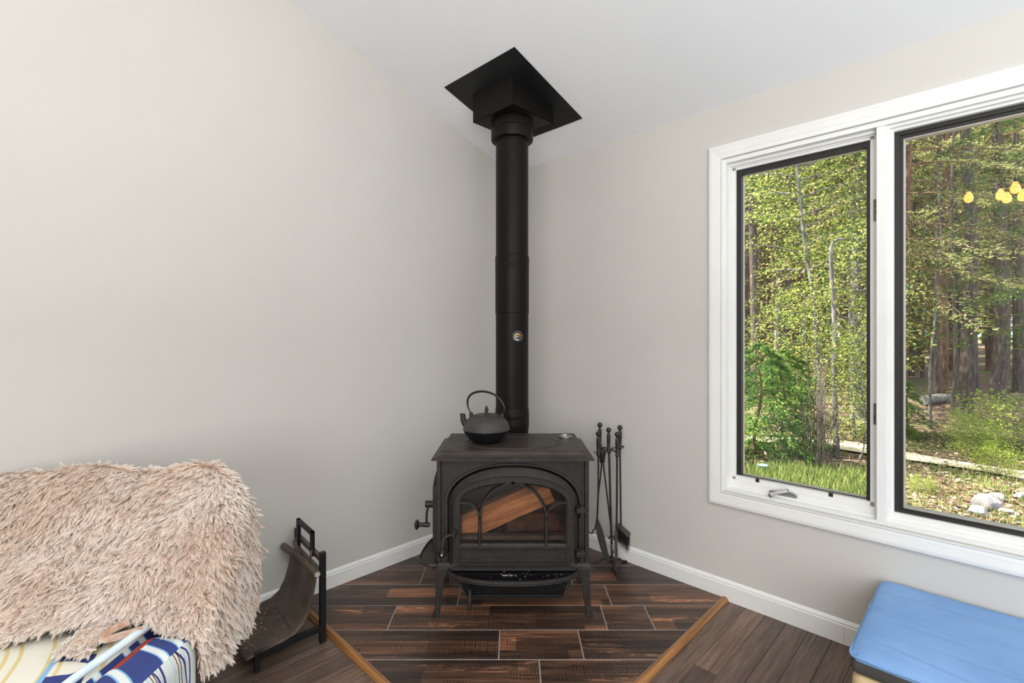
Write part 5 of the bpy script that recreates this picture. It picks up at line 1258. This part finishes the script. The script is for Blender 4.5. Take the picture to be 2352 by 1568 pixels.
tree('hemlock_tree', at(2075, 9.6), 'pale hemlock sweeping branches across the top left of the big window', 'tree', 'hemlock', trunkmesh(12, 0.10, 0.0, 7, M['bark_brown']), scale=1.0, coff=(0, 0, 0.9), cscale=(1.15, 1.15, 1.0))
tree('hemlock_tree', at(2420, 9.2), 'green hemlock reaching in from the right edge of the big window', 'tree', 'hemlock_green', trunkmesh(12, 0.12, 0.0, 8, M['bark_brown']), coff=(0, 0, 0.35), cscale=(1.1, 1.1, 1.0))
tree('leaning_birch', at(1884, 9.0), 'slender pale trunk leaning left as it rises through the small window', 'tree', 'decid', trunkmesh(9, 0.05, 0, 9, M['bark_grey'], path=[(0, 0, -0.1), (0, 0, 0.3), (-0.04, 0, 1.6), (-0.13, 0, 2.8), (-0.26, 0, 3.8), (-0.36, 0, 5), (-0.45, 0, 7), (-0.5, 0, 9)]), rot=-0.5, coff=(-0.3, 0.3, 0.6), cscale=(0.8, 0.8, 0.95))
tree('crooked_tree', at(1921, 7.6), 'grey trunk with a hooked broken top in the small window', 'tree', 'sapling', trunkmesh(4, 0.044, 0, 10, M['bark_grey'], path=[(0, 0, -0.1), (0, 0, 0.3), (-0.03, 0, 1.2), (-0.02, 0, 2.0), (-0.06, 0, 2.8), (-0.07, 0, 3.22), (-0.03, 0, 3.34), (0.04, 0, 3.385), (0.11, 0, 3.37)]), rot=-0.5, coff=(0.3, 0.2, 0.6), cscale=(0.75, 0.75, 0.9))
tree('pine_tree', at(1733, 13.5), 'dark straight trunk near the left edge of the small window', 'tree', 'decid2', trunkmesh(14, 0.135, 0.003, 11, M['bark_dark']), coff=(0.3, 0.3, 2.2))
tree('pine_tree', at(1772, 16), 'narrow brown trunk second from the left in the small window', 'tree', 'decid', trunkmesh(14, 0.08, 0.002, 12, M['bark_brown']), coff=(0, 0, 2.4))
tree('pine_tree', at(1804, 15), 'dark trunk rising at the middle of the small window', 'tree', 'hemlock', trunkmesh(14, 0.12, -0.003, 13, M['bark_dark']), coff=(0, 0, 3.0))
tree('pine_tree', at(1838, 17.5), 'orange lit trunk behind the leaning birch', 'tree', 'decid2', trunkmesh(14, 0.10, 0.0, 15, M['bark_brown']), coff=(0, 0, 2.2))
tree('oak_tree', at(1972, 10.8), 'thick grey trunk at the upper right of the small window', 'tree', 'decid2', trunkmesh(14, 0.15, -0.002, 16, M['bark_grey']), coff=(0, 0, 0.8), cscale=(1.1, 1.1, 1.0))
tree('young_tree', at(1962, 9.2), 'short pale stem at the lower right of the small window', 'tree', 'sapling', trunkmesh(4.4, 0.03, 0.02, 17, M['bark_grey']), cscale=(1.2, 1.2, 1.3))
tree('oak_tree', at(1880, 11.6), 'bright yellow green oak crown filling the middle of the small window', 'tree', 'decid', trunkmesh(11, 0.07, 0.0, 18, M['bark_brown']), coff=(0, 0, 0.7))
tree('maple_sapling', at(1846, 8.6), 'bright leafy sapling above the dark shrub in the small window', 'sapling', 'sapling', trunkmesh(3.2, 0.02, 0.0, 19, M['bark_grey']), scale=0.85)
tree('maple_sapling', at(1975, 7.4), 'green sapling at the right edge of the small window', 'sapling', 'sapling', trunkmesh(3.2, 0.02, 0.0, 20, M['bark_grey']), scale=0.62)
tree('maple_sapling', at(1790, 10.2), 'green sapling behind the dark hemlock shrub', 'sapling', 'sapling', trunkmesh(3.2, 0.02, 0.0, 21, M['bark_grey']), scale=0.9)
tree('hemlock_shrub', at(1742, 7.5), 'dark green hemlock shrub at the lower left of the small window', 'shrub', 'shrub', trunkmesh(1.9, 0.03, 0, 22, M['bark_brown']), scale=0.92, wood=False)
tree('hemlock_shrub', at(1800, 8.3), 'green hemlock shrub right behind the lower left one', 'shrub', 'shrub', trunkmesh(1.9, 0.03, 0, 23, M['bark_brown']), scale=0.85, wood=False)
tree('hemlock_shrub', at(2062, 9.4), 'low hemlock at the left edge of the big window', 'shrub', 'shrub', trunkmesh(1.9, 0.03, 0, 24, M['bark_brown']), scale=0.6, wood=False)
tree('leafy_bush', at(2330, 8.2), 'light green leafy bush at the lower right of the big window', 'bush', 'bush', None, scale=0.98)
tree('leafy_bush', at(2248, 7.9), 'small yellow green bush below the largest pine', 'bush', 'bush', None, scale=0.5)
tree('leafy_bush', at(2290, 6.9), 'sparse green bush growing above the pale rocks', 'bush', 'bush', None, scale=0.42)
tree('leafy_bush', at(2215, 9.8), 'small bush at the foot of the largest pine', 'bush', 'bush', None, scale=0.32)
tree('leafy_bush', at(2118, 6.0), 'bright tuft of leaves near the lower left corner of the big window', 'bush', 'bush', None, scale=0.20)
# bare twiggy bush
bare = thing('bare_bush', at(1873, 7.0), 'leafless bush of thin grey stems in front of the hooked trunk', 'bush')
for k in range(34):
    a = random.uniform(0, 6.28); sp = random.uniform(0.05, 0.45); h = random.uniform(0.8, 1.7); bm = B()
    b0 = Vector((0.10 * math.cos(a), 0.10 * math.sin(a), -0.03)); tip = Vector((math.cos(a) * sp, math.sin(a) * sp, h))
    mid = b0.lerp(tip, 0.5) + Vector((random.uniform(-.06, .06), random.uniform(-.06, .06), 0))
    tube(bm, smoothpath([b0, mid, tip], 3), [0.005, 0.0047, 0.0044, 0.004, 0.0035, 0.003, 0.0015], 5, cap=False)
    for j in range(3):
        f = random.uniform(0.35, 0.9); q0 = b0.lerp(tip, f); tube(bm, [q0, q0 + Vector((random.uniform(-.16, .16), random.uniform(-.16, .16), random.uniform(0.08, 0.3)))], [0.0026, 0.001], 4, cap=False)
    me = D.meshes.new('stem'); bm.to_mesh(me); bm.free(); me.materials.append(M['twig']); o = D.objects.new('stem', me); COL.objects.link(o); o.parent = bare
# woodland further back
tmf = [trunkmesh(17, r, b, s, m) for r, b, s, m in ((0.14, 0.004, 31, M['bark_brown']), (0.10, -0.006, 32, M['bark_dark']), (0.17, 0.002, 33, M['bark_brown']), (0.08, 0.008, 34, M['bark_grey']))]
rr = random.Random(5); k = 0
GL = 'slim tall trunk with sunlit leaves deep in the wood behind both windows'
for depth, n, x0, x1 in ((18.5, 7, 1690, 2380), (22, 8, 1680, 2390), (27, 10, 1670, 2400), (34, 12, 1650, 2420), (43, 15, 1640, 2440)):
    for i in range(n):
        px = x0 + (x1 - x0) * (i + rr.uniform(0.1, 0.9)) / n; d = depth * rr.uniform(0.93, 1.07)
        key = ('far', 'hemlock', 'far', 'far_low', 'far', 'decid2')[k % 6] if depth < 30 else ('far_low', 'far_low', 'far')[k % 3]
        tree('woodland_tree', at(px, d), GL, 'tree', key, tmf[rr.randrange(4)], scale=rr.uniform(0.9, 1.2) * (1 + (depth - 18) * 0.012), rot=rr.uniform(0, 6.28), group='woodland trees deep behind the windows', coff=(0, 0, rr.uniform(-0.6, 1.6) if key != 'hemlock' else 2.5)); k += 1
for i in range(34):
    px = 1660 + 760 * (i + rr.uniform(0.1, 0.9)) / 34
    tree('bare_sapling', at(px, rr.uniform(14.5, 26)), 'thin bare stem among the woodland trunks', 'tree', None, tmf[rr.randrange(4)], scale=0.55 + rr.uniform(0, 0.45), rot=rr.uniform(0, 6.28), group='thin bare stems in the wood')
# the same wood goes on to either side of what the windows show from here
for depth, n, x0, x1 in ((19, 4, 1300, 1660), (27, 6, 1250, 1650), (38, 7, 1220, 1650), (17, 3, 2440, 2800), (26, 5, 2430, 2900), (38, 6, 2440, 3000)):
    for i in range(n):
        px = x0 + (x1 - x0) * (i + rr.uniform(0.1, 0.9)) / n
        tree('woodland_tree', at(px, depth * rr.uniform(0.93, 1.07)), GL, 'tree', ('far', 'far_low')[k % 2], tmf[rr.randrange(4)], scale=rr.uniform(0.9, 1.2), rot=rr.uniform(0, 6.28), group='woodland trees deep behind the windows'); k += 1
# rocks
M['rock'] = simple('pale_rock', lin(112, 112, 120), lin(172, 168, 168), 0.9, scale=7, bump=0.7, bscale=16, bdist=0.02)
def rock(p, s, label, seed, flat=0.65):
    r = random.Random(seed); bm = B(); bmesh.ops.create_icosphere(bm, subdivisions=3, radius=1.0)
    dirs = [Vector((r.uniform(-1, 1), r.uniform(-1, 1), r.uniform(-1, 1))).normalized() for _ in range(10)]
    for v in bm.verts:
        d = v.co.normalized(); k_ = min([1.0] + [0.72 / max(d.dot(q), 0.72) for q in dirs]); v.co = Vector((d.x * s * k_, d.y * s * 0.85 * k_, d.z * s * flat * k_ + s * flat * 0.45))
    o = top('rock', bm, M['rock'], label, 'rock', 'pale rocks outside the big window', angle=35); o.location = p
rock(at(2262, 5.45), 0.17, 'largest pale grey rock low in the big window', 1)
rock(at(2245, 5.2), 0.11, 'grey rock left of the largest pale rock', 2)
rock(at(2285, 5.75), 0.10, 'white rock behind the largest pale rock', 3)
rock(at(2312, 5.3), 0.10, 'low white rock right of the largest rock', 4, 0.4)
rock(at(2346, 5.8), 0.09, 'small pale rock at the right edge of the big window', 5)
rock(at(2332, 5.25), 0.06, 'smallest white rock near the right edge', 6, 0.4)
# fallen log
bm = B(); p0, p1 = at(2120, 12.8) + Vector((0, 0, 0.14)), at(2215, 13.2) + Vector((0, 0, 0.12)); tube(bm, [p0, p0.lerp(p1, 0.4) + Vector((0, 0, 0.03)), p1], [0.13, 0.12, 0.09], 10)
top('fallen_log', bm, M['bark_grey'], 'pale fallen log lying on the forest floor left of the largest pine', 'log', origin=(p0 + p1) / 2 - Vector((0, 0, 0.13)))
# pale blue dish in the grass
pd = at(1752, 6.55); bm = B(); lathe(bm, [(0.02, 0.10), (0.05, 0.11), (0.068, 0.14), (0.066, 0.142), (0.045, 0.122), (0, 0.118)], (0, 0, 0), 24); lathe(bm, [(0.035, -0.03), (0.02, 0.0), (0.018, 0.10)], (0, 0, 0), 14)
o = top('garden_dish', bm, simple('pale_blue_glaze', lin(132, 178, 198), lin(150, 194, 210), 0.3), 'small pale blue dish standing in the grass outside the small window', 'dish'); o.location = pd
# grass and weeds below the small window
r = np.random.default_rng(77); n = 15000
px = r.uniform(1660, 2060, n); dep = 5.15 + 1.75 * r.beta(1.3, 1.7, n)
keep = r.uniform(0, 1, n) < np.interp(px, [1660, 1900, 2000, 2060], [1.0, 1.0, 0.45, 0.25]); px, dep = px[keep], dep[keep]
n2 = 5200; px = np.concatenate([px, r.uniform(2060, 2420, n2)]); dep = np.concatenate([dep, r.uniform(4.3, 9.5, n2)])
xy = np.stack([(px - 1176) / 1125 * dep, dep], 1); z = np.array([gz(Vector((a, b, 0))) for a, b in xy])
pos = np.column_stack([xy, z - 0.01]); up = np.column_stack([r.normal(0, 0.28, len(z)), r.normal(0, 0.28, len(z)), np.ones(len(z))])
hgt = np.where(px < 2060, r.uniform(0.07, 0.22, len(z)), r.uniform(0.03, 0.12, len(z)))
gm_ = leaves_mesh('grass', pos, up, np.column_stack([r.normal(0, 1, len(z)), r.normal(0, 1, len(z)), np.zeros(len(z))]), hgt, np.where(px < 2060, 0.014, 0.010)); gm_.materials.append(M['grass'])
go = D.objects.new('grass', gm_); COL.objects.link(go); tag(go, 'short sunlit grass and weeds on the ground outside the windows', 'grass', kind='stuff')
# leaf litter
n = 9000; px = r.uniform(1650, 2420, n); dep = 4.6 + 11 * r.uniform(0, 1, n) ** 1.6
xy = np.stack([(px - 1176) / 1125 * dep, dep], 1); z = np.array([gz(Vector((a, b, 0))) for a, b in xy])
lm_ = leaves_mesh('leaf_litter', np.column_stack([xy, z + 0.012]), np.column_stack([r.normal(0, 1, n), r.normal(0, 1, n), r.normal(0, 0.25, n)]), np.column_stack([r.normal(0, 0.3, n), r.normal(0, 0.3, n), np.ones(n)]), 0.085, 0.05)
lm_.materials.append(leafmat('dry_leaf', ((0, lin(96, 76, 66)), (0.5, lin(156, 128, 108)), (1, lin(206, 186, 170))), 0.2))
lo_ = D.objects.new('leaf_litter', lm_); COL.objects.link(lo_); tag(lo_, 'dry brown fallen leaves strewn over the forest floor', 'leaf litter', kind='stuff')
bpy.context.view_layer.update()
